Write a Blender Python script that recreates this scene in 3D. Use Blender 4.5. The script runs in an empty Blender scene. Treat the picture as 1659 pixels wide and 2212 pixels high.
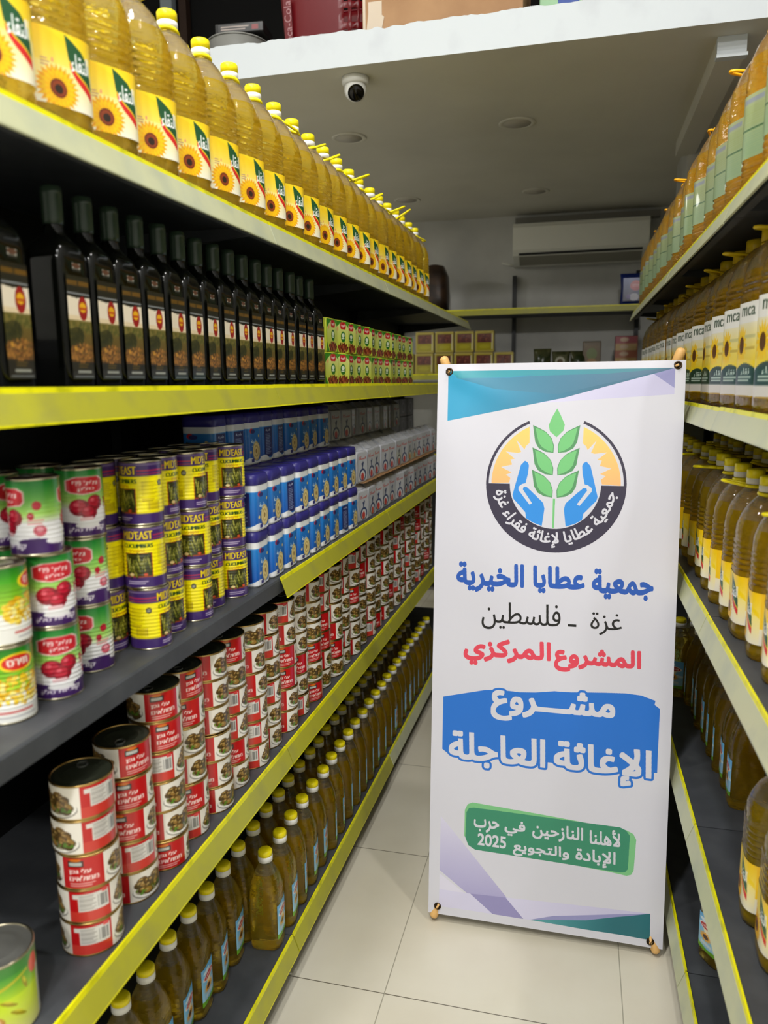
import bpy, bmesh, math, random
import numpy as np
from mathutils import Vector, Matrix
random.seed(7); RNG = np.random.default_rng(7)
PI = math.pi
S = bpy.context.scene
COL = S.collection

# ------------------------------------------------------------------ camera, world, light, exposure
CAM_Z, YAW, PITCH, ROLL, FPX = 1.57095, -0.249202, 0.1666, -0.0113565, 1651.95
def cam_axes():
    cy, sy = math.cos(YAW), math.sin(YAW)
    fwd, right, up = Vector((sy, cy, 0)), Vector((cy, -sy, 0)), Vector((0, 0, 1))
    f2 = fwd*math.cos(PITCH) - up*math.sin(PITCH); u2 = up*math.cos(PITCH) + fwd*math.sin(PITCH)
    return right*math.cos(ROLL) + u2*math.sin(ROLL), u2*math.cos(ROLL) - right*math.sin(ROLL), f2
_r, _u, _f = cam_axes()
cd = bpy.data.cameras.new('camera'); cam = bpy.data.objects.new('camera', cd); COL.objects.link(cam)
cam.matrix_world = Matrix(((_r.x, _u.x, -_f.x, 0), (_r.y, _u.y, -_f.y, 0), (_r.z, _u.z, -_f.z, CAM_Z), (0, 0, 0, 1)))
cd.sensor_fit = 'VERTICAL'; cd.sensor_height = 36; cd.lens = 36*FPX/2212
cd.clip_start = .02
cd.dof.use_dof = True; cd.dof.focus_distance = 2.15; cd.dof.aperture_fstop = 3.4
S.camera = cam

w = bpy.data.worlds.new('world'); S.world = w; w.use_nodes = True
w.node_tree.nodes['Background'].inputs[0].default_value = (1, 1, 1, 1)
w.node_tree.nodes['Background'].inputs[1].default_value = 0.02
S.view_settings.view_transform = 'Standard'; S.view_settings.look = 'None'
S.view_settings.exposure = 0.2; S.view_settings.gamma = 1.0; S.view_settings.use_curve_mapping = False
S.cycles.max_bounces = 10; S.cycles.transmission_bounces = 8; S.cycles.transparent_max_bounces = 8
S.cycles.diffuse_bounces = 4; S.cycles.glossy_bounces = 4
S.cycles.sample_clamp_indirect = 4.0; S.cycles.use_denoising = True
S.cycles.caustics_refractive = True; S.cycles.caustics_reflective = False

def lamp(x, y, z, power, size=.24, aim=None, color=(1, .985, .965)):
    d = bpy.data.lights.new('ceiling_or_fill_lamp', 'AREA'); d.shape = 'DISK'; d.size = size; d.energy = power; d.color = color
    o = bpy.data.objects.new('ceiling_or_fill_lamp', d); COL.objects.link(o); o.location = (x, y, z)
    if aim: o.rotation_euler = (Vector(aim) - o.location).to_track_quat('-Z', 'Y').to_euler()
    return o
# round LED panels in the high ceiling over the near half of the aisle (above and behind the camera)
lamp(0.85, 1.15, 4.35, 100)
lamp(-0.95, -0.55, 4.35, 62)
lamp(0.35, -1.6, 4.35, 62)
lamp(-0.35, 0.75, 4.35, 34)
lamp(-1.7, .9, 4.35, 26)
lamp(.2, -3.4, 4.0, 68, aim=(-.2, 4., 1.))
# added unseen fill lamp beyond the near shelving run, brightens the back wall
lamp(-2.3, 4.6, 2.76, 13, .4)

# ------------------------------------------------------------------ helpers
def lin(c):
    return tuple((x/12.92 if x <= .04045 else ((x+.055)/1.055)**2.4) for x in c)
MATS = {}
def mat(name, c=(.8, .8, .8), rough=.5, metal=0., noise=None, bump=0., coat=0., trans=0., ior=1.45, spec=None):
    if name in MATS: return MATS[name]
    m = bpy.data.materials.new(name); m.use_nodes = True; nt = m.node_tree; p = nt.nodes['Principled BSDF']
    p.inputs['Base Color'].default_value = (*lin(c), 1); p.inputs['Roughness'].default_value = rough
    p.inputs['Metallic'].default_value = metal; p.inputs['Coat Weight'].default_value = coat
    p.inputs['Transmission Weight'].default_value = trans; p.inputs['IOR'].default_value = ior
    if spec is not None: p.inputs['Specular IOR Level'].default_value = spec
    if noise or bump:
        tc = nt.nodes.new('ShaderNodeTexCoord'); nz = nt.nodes.new('ShaderNodeTexNoise')
        sc, c2, lo, hi = noise if noise else (40, c, .4, .6)
        nz.inputs['Scale'].default_value = sc; nz.inputs['Detail'].default_value = 6
        nt.links.new(tc.outputs['Object'], nz.inputs['Vector'])
        if noise:
            r = nt.nodes.new('ShaderNodeValToRGB'); r.color_ramp.elements[0].position = lo; r.color_ramp.elements[1].position = hi
            r.color_ramp.elements[0].color = (*lin(c), 1); r.color_ramp.elements[1].color = (*lin(c2), 1)
            nt.links.new(nz.outputs['Fac'], r.inputs[0]); nt.links.new(r.outputs[0], p.inputs['Base Color'])
        if bump:
            b = nt.nodes.new('ShaderNodeBump'); b.inputs['Strength'].default_value = bump; b.inputs['Distance'].default_value = .004
            nt.links.new(nz.outputs['Fac'], b.inputs['Height']); nt.links.new(b.outputs[0], p.inputs['Normal'])
    MATS[name] = m; return m

def printed(name, rough=.4, coat=0., metal=0.):
    """print on paper, tin or film: the art sits in a colour attribute"""
    if name in MATS: return MATS[name]
    m = bpy.data.materials.new(name); m.use_nodes = True; nt = m.node_tree; p = nt.nodes['Principled BSDF']
    a = nt.nodes.new('ShaderNodeVertexColor'); a.layer_name = 'print'
    nt.links.new(a.outputs[0], p.inputs['Base Color'])
    p.inputs['Roughness'].default_value = rough; p.inputs['Coat Weight'].default_value = coat; p.inputs['Metallic'].default_value = metal
    MATS[name] = m; return m

def oil(name, c_glass, c_body, fill, c_air=(.80, .74, .60), body_mix=.5, air_mix=.25, ripple=60):
    """clear plastic bottle with oil up to the height `fill`"""
    m = bpy.data.materials.new(name); m.use_nodes = True; nt = m.node_tree; N = nt.nodes; L = nt.links
    N.remove(N['Principled BSDF']); out = [n for n in N if n.type == 'OUTPUT_MATERIAL'][0]
    tc = N.new('ShaderNodeTexCoord'); sx = N.new('ShaderNodeSeparateXYZ'); L.new(tc.outputs['Object'], sx.inputs[0])
    gt = N.new('ShaderNodeMath'); gt.operation = 'GREATER_THAN'; L.new(sx.outputs['Z'], gt.inputs[0]); gt.inputs[1].default_value = fill
    def mixc(a, b):
        x = N.new('ShaderNodeMix'); x.data_type = 'RGBA'; L.new(gt.outputs[0], x.inputs[0])
        x.inputs[6].default_value = (*lin(a), 1); x.inputs[7].default_value = (*lin(b), 1); return x.outputs[2]
    nz = N.new('ShaderNodeTexNoise'); nz.inputs['Scale'].default_value = ripple; nz.inputs['Detail'].default_value = 2
    L.new(tc.outputs['Object'], nz.inputs['Vector'])
    bp = N.new('ShaderNodeBump'); bp.inputs['Strength'].default_value = .55; bp.inputs['Distance'].default_value = .004; mp = N.new('ShaderNodeMapping'); mp.inputs['Scale'].default_value = (.8, .8, 1.7); L.new(tc.outputs['Object'], mp.inputs[0]); L.new(mp.outputs[0], nz.inputs['Vector'])
    L.new(nz.outputs['Fac'], bp.inputs['Height'])
    g = N.new('ShaderNodeBsdfPrincipled'); g.inputs['Transmission Weight'].default_value = 1; g.inputs['Roughness'].default_value = .04; g.inputs['IOR'].default_value = 1.36
    L.new(mixc(c_glass, c_air), g.inputs['Base Color']); L.new(bp.outputs[0], g.inputs['Normal'])
    d = N.new('ShaderNodeBsdfPrincipled'); d.inputs['Roughness'].default_value = .07; d.inputs['Coat Weight'].default_value = .5; d.inputs['IOR'].default_value = 1.5; tl = N.new('ShaderNodeBsdfTranslucent'); ds = N.new('ShaderNodeMixShader'); ds.inputs[0].default_value = .5
    L.new(mixc(c_body, c_air), d.inputs['Base Color']); L.new(d.inputs['Base Color'].links[0].from_socket, tl.inputs['Color']); L.new(d.outputs[0], ds.inputs[1]); L.new(tl.outputs[0], ds.inputs[2]); L.new(bp.outputs[0], d.inputs['Normal'])
    mm = N.new('ShaderNodeMath'); mm.operation = 'MULTIPLY_ADD'; L.new(gt.outputs[0], mm.inputs[0]); mm.inputs[1].default_value = air_mix-body_mix; mm.inputs[2].default_value = body_mix
    x = N.new('ShaderNodeMixShader'); L.new(mm.outputs[0], x.inputs[0]); L.new(g.outputs[0], x.inputs[1]); L.new(ds.outputs[0], x.inputs[2])
    L.new(x.outputs[0], out.inputs['Surface']); MATS[name] = m; return m

class MB:
    """collects shapes into one mesh; m = material slot index"""
    def __init__(s): s.v = []; s.f = []; s.mi = []; s.sm = []
    def add(s, vs, fs, m=0, smooth=False):
        b = len(s.v); s.v += [tuple(v) for v in vs]; s.f += [[i+b for i in f] for f in fs]; s.mi += [m]*len(fs); s.sm += [smooth]*len(fs); return s
    def box(s, x0, y0, z0, x1, y1, z1, m=0):
        v = [(x, y, z) for z in (z0, z1) for y in (y0, y1) for x in (x0, x1)]
        return s.add(v, [(0, 2, 3, 1), (4, 5, 7, 6), (0, 1, 5, 4), (2, 6, 7, 3), (0, 4, 6, 2), (1, 3, 7, 5)], m)
    def prism(s, prof, y0, y1, m=0):
        """profile in (x,z), extruded along y"""
        n = len(prof); v = [(x, y0, z) for x, z in prof] + [(x, y1, z) for x, z in prof]
        return s.add(v, [list(range(n)), list(range(2*n-1, n-1, -1))] + [(i, i+n, (i+1) % n+n, (i+1) % n) for i in range(n)], m)
    def lathe(s, prof, n=28, m=0, cx=0, cy=0, sq=0, smooth=True, close=True):
        """profile (r,z[,squareness]) turned about z"""
        v = []; f = []
        for p in prof:
            k = p[2] if len(p) > 2 else sq
            for i in range(n):
                a = 2*PI*i/n; c, q = math.cos(a), math.sin(a)
                e = 2+k*6
                rr = p[0]*((abs(c)**e+abs(q)**e)**(-1/e)) if k > 0 else p[0]
                v.append((cx+rr*c, cy+rr*q, p[1]))
        for j in range(len(prof)-1):
            for i in range(n): f.append((j*n+i, j*n+(i+1) % n, (j+1)*n+(i+1) % n, (j+1)*n+i))
        s.add(v, f, m, smooth)
        if close:
            b = len(s.v)-len(v)
            s.f += [[b+i for i in range(n-1, -1, -1)], [b+(len(prof)-1)*n+i for i in range(n)]]; s.mi += [m, m]; s.sm += [False, False]
        return s
    def tube(s, pts, r, n=8, m=0, closed=False):
        P = [Vector(p) for p in pts]; v = []; k = len(P)
        for i, p in enumerate(P):
            a = P[(i-1) % k] if (closed or i) else P[0]; b = P[(i+1) % k] if (closed or i < k-1) else P[-1]
            t = (b-a).normalized(); u = t.cross(Vector((0, 0, 1)))
            if u.length < .05: u = t.cross(Vector((1, 0, 0)))
            u.normalize(); q = t.cross(u)
            v += [p+u*(r*math.cos(2*PI*j/n))+q*(r*math.sin(2*PI*j/n)) for j in range(n)]
        f = [(i*n+j, ((i+1) % k)*n+j, ((i+1) % k)*n+(j+1) % n, i*n+(j+1) % n) for i in range(k if closed else k-1) for j in range(n)]
        if not closed: f += [list(range(n)), list(range((k-1)*n+n-1, (k-1)*n-1, -1))]
        return s.add(v, f, m, True)
    def mesh(s, name, mats):
        me = bpy.data.meshes.new(name); me.from_pydata(s.v, [], s.f)
        for q in (mats if isinstance(mats, (list, tuple)) else [mats]): me.materials.append(q)
        me.polygons.foreach_set('material_index', s.mi); me.polygons.foreach_set('use_smooth', s.sm)
        me.validate(); me.update(); return me
    def build(s, name, mats, parent=None, bevel=0):
        o = link(name, s.mesh(name, mats), parent)
        if bevel:
            b = o.modifiers.new('bevel', 'BEVEL'); b.width = bevel; b.segments = 2; b.limit_method = 'ANGLE'
        return o

def link(name, me, parent=None):
    o = bpy.data.objects.new(name, me); COL.objects.link(o)
    if parent is not None: o.parent = parent
    return o
def tag(o, label, cat, group=None, kind=None):
    o['label'] = label
    if cat: o['category'] = cat
    if group: o['group'] = group
    if kind: o['kind'] = kind
    return o
def thing(name, label=None, cat=None, group=None, loc=(0, 0, 0), rz=0):
    o = bpy.data.objects.new(name, None); COL.objects.link(o); o.empty_display_size = .05
    o.location = loc; o.rotation_euler = (0, 0, rz)
    if label: tag(o, label, cat, group)
    return o
def struct(name, mb, m, **k):
    o = mb.build(name, m, **k); o['kind'] = 'structure'; return o
def dup(root):
    r = root.copy(); COL.objects.link(r)
    for ch in list(root.children):
        c = ch.copy(); COL.objects.link(c); c.parent = r
        for g in list(ch.children):
            d = g.copy(); COL.objects.link(d); d.parent = c
    return r
USED = set()
def put(proto, loc, rz, label, cat, group, keep=None):
    """first call moves the prototype itself, later calls copy it; keep = part names to keep (small, far copies)"""
    if proto.name in USED: o = dup(proto)
    else: o = proto; USED.add(proto.name)
    o.location = loc; o.rotation_euler = (0, 0, rz); tag(o, label, cat, group)
    return o
ORD = ('first second third fourth fifth sixth seventh eighth ninth tenth eleventh twelfth thirteenth fourteenth fifteenth sixteenth seventeenth '
       'eighteenth nineteenth twentieth twenty-first twenty-second twenty-third twenty-fourth twenty-fifth twenty-sixth twenty-seventh '
       'twenty-eighth twenty-ninth thirtieth thirty-first thirty-second thirty-third thirty-fourth thirty-fifth thirty-sixth').split()

LA, RB = .00955, -.00927      # the two shelf runs are not quite parallel
def at(side, u, d, z):
    """point at `u` metres along a shelf run, `d` behind its front edge"""
    if side == 'L':
        t = (math.sin(LA), math.cos(LA)); n = (math.cos(LA), -math.sin(LA)); p = (-.70, 1.62); k = u-1.62
    else:
        t = (math.sin(RB), math.cos(RB)); n = (-math.cos(RB), math.sin(RB)); p = (.30, 1.77); k = u-1.77
    return (p[0]+t[0]*k-n[0]*d, p[1]+t[1]*k-n[1]*d, z)
ROT = {'L': -LA, 'R': PI-RB}

# ---- writing: Arabic letters are joined with presentation forms, Hebrew and Arabic are set right to left
AR = {'ا': (0xFE8D, 2), 'أ': (0xFE83, 2), 'إ': (0xFE87, 2), 'ب': (0xFE8F, 4), 'ة': (0xFE93, 2), 'ت': (0xFE95, 4), 'ث': (0xFE99, 4), 'ج': (0xFE9D, 4),
      'ح': (0xFEA1, 4), 'خ': (0xFEA5, 4), 'د': (0xFEA9, 2), 'ذ': (0xFEAB, 2), 'ر': (0xFEAD, 2), 'ز': (0xFEAF, 2), 'س': (0xFEB1, 4), 'ش': (0xFEB5, 4),
      'ص': (0xFEB9, 4), 'ط': (0xFEC1, 4), 'ع': (0xFEC9, 4), 'غ': (0xFECD, 4), 'ف': (0xFED1, 4), 'ق': (0xFED5, 4), 'ك': (0xFED9, 4), 'ل': (0xFEDD, 4),
      'م': (0xFEE1, 4), 'ن': (0xFEE5, 4), 'ه': (0xFEE9, 4), 'و': (0xFEED, 2), 'ى': (0xFEEF, 2), 'ي': (0xFEF1, 4), 'ء': (0xFE80, 1), 'ـ': (0x640, 0)}
LIG = {'ا': 0xFEFB, 'أ': 0xFEF7, 'إ': 0xFEF9}
def shape(s):
    out = []; i = 0; prev = False
    while i < len(s):
        c = s[i]
        if c == 'ل' and i+1 < len(s) and s[i+1] in LIG:
            out.append(chr(LIG[s[i+1]]+(1 if prev else 0))); prev = False; i += 2; continue
        if c not in AR: out.append(c); prev = False; i += 1; continue
        b, n = AR[c]
        if n == 0: out.append(c); prev = True; i += 1; continue
        nxt = i+1 < len(s) and s[i+1] in AR and AR[s[i+1]][1] != 1 and n == 4
        k = (3 if prev else 2) if nxt else (1 if prev and n >= 2 else 0)
        out.append(chr(b+k)); prev = n == 4; i += 1
    return ''.join(reversed(out))
_TXT = {}
def text_polys(t, rtl=True):
    """closed outlines of a line of writing, scaled so that it starts at 0,0; overlaps count once (non-zero winding)"""
    key = (t, rtl)
    if key in _TXT: return _TXT[key]
    c = bpy.data.curves.new('writing', 'FONT'); c.body = shape(t) if rtl else t; c.size = 1
    o = bpy.data.objects.new('writing', c); COL.objects.link(o)
    dg = bpy.context.evaluated_depsgraph_get(); dg.update(); oe = o.evaluated_get(dg)
    P = []; tt = np.linspace(0, 1, 6)[:-1, None]
    for sp in oe.to_curve(dg).splines:
        bp = sp.bezier_points; n = len(bp); out = []
        for i in range(n):
            a, b = bp[i], bp[(i+1) % n]
            p0, p1, p2, p3 = (np.array(q[:2]) for q in (a.co, a.handle_right, b.handle_left, b.co))
            out.append((1-tt)**3*p0+3*(1-tt)**2*tt*p1+3*(1-tt)*tt**2*p2+tt**3*p3)
        if n: P.append(np.concatenate(out))
    oe.to_curve_clear(); bpy.data.objects.remove(o); bpy.data.curves.remove(c)
    lo = np.min([p.min(0) for p in P], 0); hi = np.max([p.max(0) for p in P], 0)
    P = [(p-lo)/(hi-lo) for p in P]; _TXT[key] = P; return P
def winding(polys, W, H):
    """pixels inside the outlines (pixel coordinates)"""
    d = np.zeros((H, W+1), np.int32)
    for p in polys:
        for (xa, ya), (xb, yb) in zip(p, np.roll(p, -1, 0)):
            if ya == yb: continue
            sg = 1 if yb > ya else -1; l, h = (ya, yb) if sg > 0 else (yb, ya)
            j0, j1 = max(0, math.ceil(l-.5)), min(H, math.ceil(h-.5))
            if j0 >= j1: continue
            j = np.arange(j0, j1); xi = xa+(j+.5-ya)*(xb-xa)/(yb-ya)
            d[j, np.clip(np.ceil(xi-.5), 0, W).astype(int)] += sg
    return np.cumsum(d, 1)[:, :W] != 0
def dilate(k, rx, ry, square=False):
    if rx <= 0 and ry <= 0: return k
    out = k.copy(); H, W = k.shape
    for dy in range(-ry, ry+1):
        x = rx if square or ry == 0 else int(rx*math.sqrt(max(0, 1-(dy/(ry+.01))**2)))
        row = np.zeros_like(k)
        if dy >= 0: row[dy:] = k[:H-dy]
        else: row[:dy] = k[-dy:]
        acc = row.copy()
        for dx in range(1, x+1): acc[:, dx:] |= row[:, :-dx]; acc[:, :-dx] |= row[:, dx:]
        out |= acc
    return out

class Art:
    """flat print, painted in unit coordinates (x right, y up), twice oversampled"""
    def __init__(s, w, h, c=(1, 1, 1)):
        s.w, s.h = w, h; s.W, s.H = 2*w, 2*h; s.a = np.empty((s.H, s.W, 3)); s.a[:] = c
        s.X, s.Y = np.meshgrid((np.arange(s.W)+.5)/s.W, (np.arange(s.H)+.5)/s.H)
    def m(s, k, c): s.a[k] = c; return s
    def rect(s, x0, y0, x1, y1, c): return s.m((s.X >= x0) & (s.X < x1) & (s.Y >= y0) & (s.Y < y1), c)
    def ell(s, x, y, rx, ry, c, rot=0):
        dx, dy = s.X-x, s.Y-y
        if rot: k = s.W/s.H; dx, dy = dx*math.cos(rot)+dy/k*math.sin(rot), -dx*k*math.sin(rot)+dy*math.cos(rot)
        return s.m((dx/rx)**2+(dy/ry)**2 < 1, c)
    def grad(s, y0, y1, c0, c1, x0=0, x1=1):
        k = (s.Y >= y0) & (s.Y < y1) & (s.X >= x0) & (s.X < x1); t = ((s.Y[k]-y0)/(y1-y0))[:, None]
        s.a[k] = np.array(c0)*(1-t)+np.array(c1)*t; return s
    def poly(s, pts, c):
        k = np.zeros(s.X.shape, bool); n = len(pts)
        for i in range(n):
            (x0, y0), (x1, y1) = pts[i], pts[(i+1) % n]
            if y0 == y1: continue
            k ^= ((s.Y < y0) != (s.Y < y1)) & (s.X < (x1-x0)*(s.Y-y0)/(y1-y0)+x0)
        return s.m(k, c)
    def text(s, t, x0, y0, x1, y1, c, bold=.02, rtl=True):
        P = [p*[(x1-x0)*s.W, (y1-y0)*s.H]+[x0*s.W, y0*s.H] for p in text_polys(t, rtl)]
        return s.m(dilate(winding(P, s.W, s.H), 1 if bold > .015 else 0, 0), c)
    def blobs(s, x, y, rx, ry, cols, n, size, seed=0):
        g = np.random.default_rng(seed)
        for _ in range(n):
            a, r = g.uniform(0, 2*PI), math.sqrt(g.uniform(0, 1)); k = g.uniform(.6, 1.3)
            s.ell(x+rx*r*math.cos(a), y+ry*r*math.sin(a), size*k, size*k*s.W/s.H*g.uniform(.5, 1), cols[g.integers(len(cols))], g.uniform(0, PI))
        return s
    def lines(s, x0, y0, x1, y1, n, c, seed=1):
        g = np.random.default_rng(seed); h = (y1-y0)/n
        for i in range(n): s.rect(x0, y0+i*h+h*.25, x0+(x1-x0)*g.uniform(.7, 1), y0+i*h+h*.75, c)
        return s
    def bars(s, x0, y0, x1, y1, n, c):
        g = np.random.default_rng(3); h = (x1-x0)/n
        for i in range(n): s.rect(x0+i*h, y0, x0+i*h+h*g.uniform(.3, .7), y1, c)
        return s
    def petals(s, x, y, r, n, c, k=.34, seed=0):
        ar = s.W/s.H
        for i in range(n):
            a = 2*PI*i/n; pts = [(x+q*r*math.cos(a+b), y+q*r*math.sin(a+b)*s.asp) for q, b in ((.25, -.3), (.75, -.16), (1, 0), (.75, .16), (.25, .3))]
            s.poly(pts, c)
        return s
    asp = 1.
    def out(s): return s.a.reshape(s.h, 2, s.w, 2, 3).mean((1, 3))

def wrap(name, art, fn, m, back=False):
    """lay a print on a surface given by fn(u,v); art colours go to the colour attribute"""
    c = art.out(); h, wd = c.shape[:2]
    U, V = np.meshgrid(np.linspace(0, 1, wd), np.linspace(0, 1, h))
    co = np.stack(fn(U, V), -1).reshape(-1, 3).astype(np.float32)
    i = np.arange((h-1)*wd).reshape(h-1, wd)[:, :-1].ravel()
    q = np.stack([i, i+1, i+1+wd, i+wd], 1)
    me = bpy.data.meshes.new(name); me.vertices.add(len(co)); me.vertices.foreach_set('co', co.ravel())
    me.loops.add(q.size); me.loops.foreach_set('vertex_index', q.ravel().astype(np.int32))
    me.polygons.add(len(q)); me.polygons.foreach_set('loop_start', np.arange(0, q.size, 4, dtype=np.int32))
    me.polygons.foreach_set('use_smooth', np.ones(len(q), bool))
    at_ = me.color_attributes.new('print', 'FLOAT_COLOR', 'POINT')
    x = c.reshape(-1, 3); l = np.where(x <= .04045, x/12.92, ((x+.055)/1.055)**2.4)
    at_.data.foreach_set('color', np.concatenate([l, np.ones((len(l), 1))], 1).ravel().astype(np.float32))
    me.update(calc_edges=True); me.validate(); me.materials.append(m); return me
def cyl(r, z0, z1, a0, a1, sq=0, bump=None):
    def fn(U, V):
        a = np.radians(a0+(a1-a0)*U); rr = r*np.ones_like(a)
        if sq: e = 2+sq*6; rr = r*(np.abs(np.cos(a))**e+np.abs(np.sin(a))**e)**(-1/e)
        if bump is not None: rr = rr+bump(V)
        return rr*np.cos(a), rr*np.sin(a), z0+(z1-z0)*V
    return fn
def face_x(x, y0, y1, z0, z1): return lambda U, V: (x+0*U, y0+(y1-y0)*U, z0+(z1-z0)*V)
def face_ny(y, x0, x1, z0, z1): return lambda U, V: (x0+(x1-x0)*U, y+0*U, z0+(z1-z0)*V)

# ------------------------------------------------------------------ materials
WHITE_WALL = mat('white_wall_paint', (.80, .80, .78), .75, noise=(3, (.72, .72, .70), .35, .7), bump=.05)
CEIL = mat('ceiling_paint', (.86, .85, .80), .85, noise=(2, (.82, .81, .76), .35, .7))
SLAB = mat('white_slab_plaster', (.80, .825, .84), .8, noise=(7, (.76, .78, .80), .55, .8), bump=.08)
LOFTSHADE = mat('loft_shade_black', (.035, .035, .035), .9)  # darkness of the unlit loft, put into the wall colour
METAL = mat('dark_grey_shelf_metal', (.235, .245, .26), .5, .0, noise=(14, (.28, .29, .305), .4, .7))
METALB = mat('black_back_panel', (.045, .045, .05), .55)
POST = mat('black_upright_metal', (.06, .065, .075), .45)
RAILY = mat('yellow_rail_edge', (.90, .88, .03), .35, noise=(25, (.72, .72, .05), .5, .72))
RAILF = mat('olive_yellow_price_strip', (.68, .67, .20), .35, noise=(11, (.62, .61, .27), .5, .75))
RAILP = mat('pale_price_strip', (.75, .76, .62), .35, noise=(11, (.69, .71, .61), .45, .68))
KICK = mat('black_kick_plate', (.05, .05, .048), .5)
PRINT = printed('printed_label', .38, .15); TIN = printed('printed_tin', .28, .3); FILM = printed('printed_film', .22, .4)
STEEL = mat('can_steel', (.75, .72, .62), .28, 1.0); GOLD = mat('gold_can_rim', (.72, .60, .36), .3, 1.0)
YCAP = mat('yellow_cap_plastic', (.97, .90, .05), .35); WCAP = mat('white_cap_plastic', (.93, .93, .92), .4)
OCAP = mat('orange_cap_plastic', (.98, .70, .04), .35); DYCAP = mat('ochre_cap_plastic', (.86, .74, .08), .35)

# ------------------------------------------------------------------ room
fm = bpy.data.materials.new('cream_floor_tiles'); fm.use_nodes = True
def _floor():
    nt = fm.node_tree; N = nt.nodes; L = nt.links; p = N['Principled BSDF']
    tc = N.new('ShaderNodeTexCoord'); sx = N.new('ShaderNodeSeparateXYZ'); L.new(tc.outputs['Object'], sx.inputs[0])
    def joint(sock, off, wd):
        a = N.new('ShaderNodeMath'); a.operation = 'SUBTRACT'; L.new(sock, a.inputs[0]); a.inputs[1].default_value = off-6
        b = N.new('ShaderNodeMath'); b.operation = 'MODULO'; L.new(a.outputs[0], b.inputs[0]); b.inputs[1].default_value = .6
        c = N.new('ShaderNodeMath'); c.operation = 'LESS_THAN'; L.new(b.outputs[0], c.inputs[0]); c.inputs[1].default_value = wd
        return c.outputs[0]
    jx, jy = joint(sx.outputs['X'], -.4490, .0028), joint(sx.outputs['Y'], 3.5014, .0028)
    nz = N.new('ShaderNodeTexNoise'); nz.inputs['Scale'].default_value = 2.2; nz.inputs['Detail'].default_value = 5; L.new(tc.outputs['Object'], nz.inputs['Vector'])
    r = N.new('ShaderNodeValToRGB'); L.new(nz.outputs['Fac'], r.inputs[0])
    r.color_ramp.elements[0].position = .3; r.color_ramp.elements[1].position = .7
    r.color_ramp.elements[0].color = (*lin((.80, .77, .69)), 1); r.color_ramp.elements[1].color = (*lin((.85, .83, .76)), 1)
    m1 = N.new('ShaderNodeMix'); m1.data_type = 'RGBA'; L.new(jy, m1.inputs[0]); L.new(r.outputs[0], m1.inputs[6]); m1.inputs[7].default_value = (*lin((.40, .37, .31)), 1)
    m2 = N.new('ShaderNodeMix'); m2.data_type = 'RGBA'; L.new(jx, m2.inputs[0]); L.new(m1.outputs[2], m2.inputs[6]); m2.inputs[7].default_value = (*lin((.62, .60, .53)), 1)
    L.new(m2.outputs[2], p.inputs['Base Color']); p.inputs['Roughness'].default_value = .32
_floor()
struct('floor', MB().box(-3.2, -4.2, -.1, 1.6, 6.2, 0), fm)
struct('wall_back', MB().box(-3.2, 6.1, 0, 1.6, 6.25, 2.8), WHITE_WALL)
struct('wall_right', MB().box(.80, -4.2, 0, .95, 6.1, 4.6), WHITE_WALL)
struct('wall_left', MB().box(-3.2, -4.2, 0, -3.05, 6.1, 4.6), WHITE_WALL)
struct('wall_front', MB().box(-3.2, -4.3, 0, 1.6, -4.2, 4.6), WHITE_WALL)
struct('wall_loft', MB().box(-3.05, 5.0, 2.92, .80, 5.1, 4.6), LOFTSHADE)
struct('ceiling', MB().box(-3.05, 3.16, 2.80, .80, 6.1, 2.90), CEIL)
struct('ceiling_high', MB().box(-3.2, -4.3, 4.55, 1.6, 6.2, 4.7), WHITE_WALL)
struct('loft_floor', MB().box(-3.05, 3.16, 2.90, .80, 5.0, 2.915), mat('loft_floor_concrete', (.45, .44, .42), .8))
# slab edge with a chipped upper rim
mb = MB(); xs = np.linspace(-3.05, .80, 300); g = np.random.default_rng(4)
chip = np.clip(np.convolve(g.normal(0, 1, 300), np.ones(4)/4, 'same'), -1.4, .8)*.0042+.928
for i, x in enumerate(xs):
    if -.88 < x < -.66: chip[i] -= .011*abs(math.sin(x*47))*math.exp(-((x+.78)/.09)**2)
v = [(x, 3.12, 2.80) for x in xs]+[(x, 3.12, 2+c) for x, c in zip(xs, chip)]+[(x, 3.16, 2+c+.002*math.sin(90*x)) for x, c in zip(xs, chip)]
mb.add(v, [(i, i+1, 301+i, 300+i) for i in range(299)]+[(300+i, 301+i, 601+i, 600+i) for i in range(299)])
mb.add([(-3.05, 3.12, 2.80), (.80, 3.12, 2.80), (.80, 3.16, 2.80), (-3.05, 3.16, 2.80)], [(0, 3, 2, 1)], 1)
struct('trim_1', mb, [SLAB, CEIL])
struct('ceiling_beam', MB().box(.452, 3.26, 2.73, .546, 4.53, 2.80), CEIL)
mb = MB().box(.449, 3.235, 2.736, .549, 3.26, 2.7995).box(.446, 3.222, 2.724, .552, 3.26, 2.736)
struct('beam_end_trim', mb, SLAB)
struct('pillar', MB().box(.512, 4.51, 0, .80, 5.0, 2.80), WHITE_WALL)
# unlit round recessed lights in the low ceiling
for x, y, lb in ((-.33, 3.98, 'round unlit ceiling light in line with the banner, nearer one'), (-1.17, 3.97, 'round unlit ceiling light near the dome camera and oil bottles'),
                 (-.318, 5.37, 'round unlit ceiling light in front of the air conditioner'), (-1.175, 5.36, 'round unlit ceiling light farthest back above the sunflower oil')):
    t = thing('recessed_light', lb, 'ceiling light', 'unlit ceiling lights', (x, y, 2.80))
    MB().lathe([(.088, -.001), (.088, -.004), (.084, -.006), (.070, -.006), (.066, -.004)], 40, close=False).build('trim_ring', CEIL, t)
    MB().lathe([(.0005, -.0045), (.0665, -.0045), (.0665, -.001)], 40).build('lens', mat('unlit_lens', (.74, .72, .67), .5), t)
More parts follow.
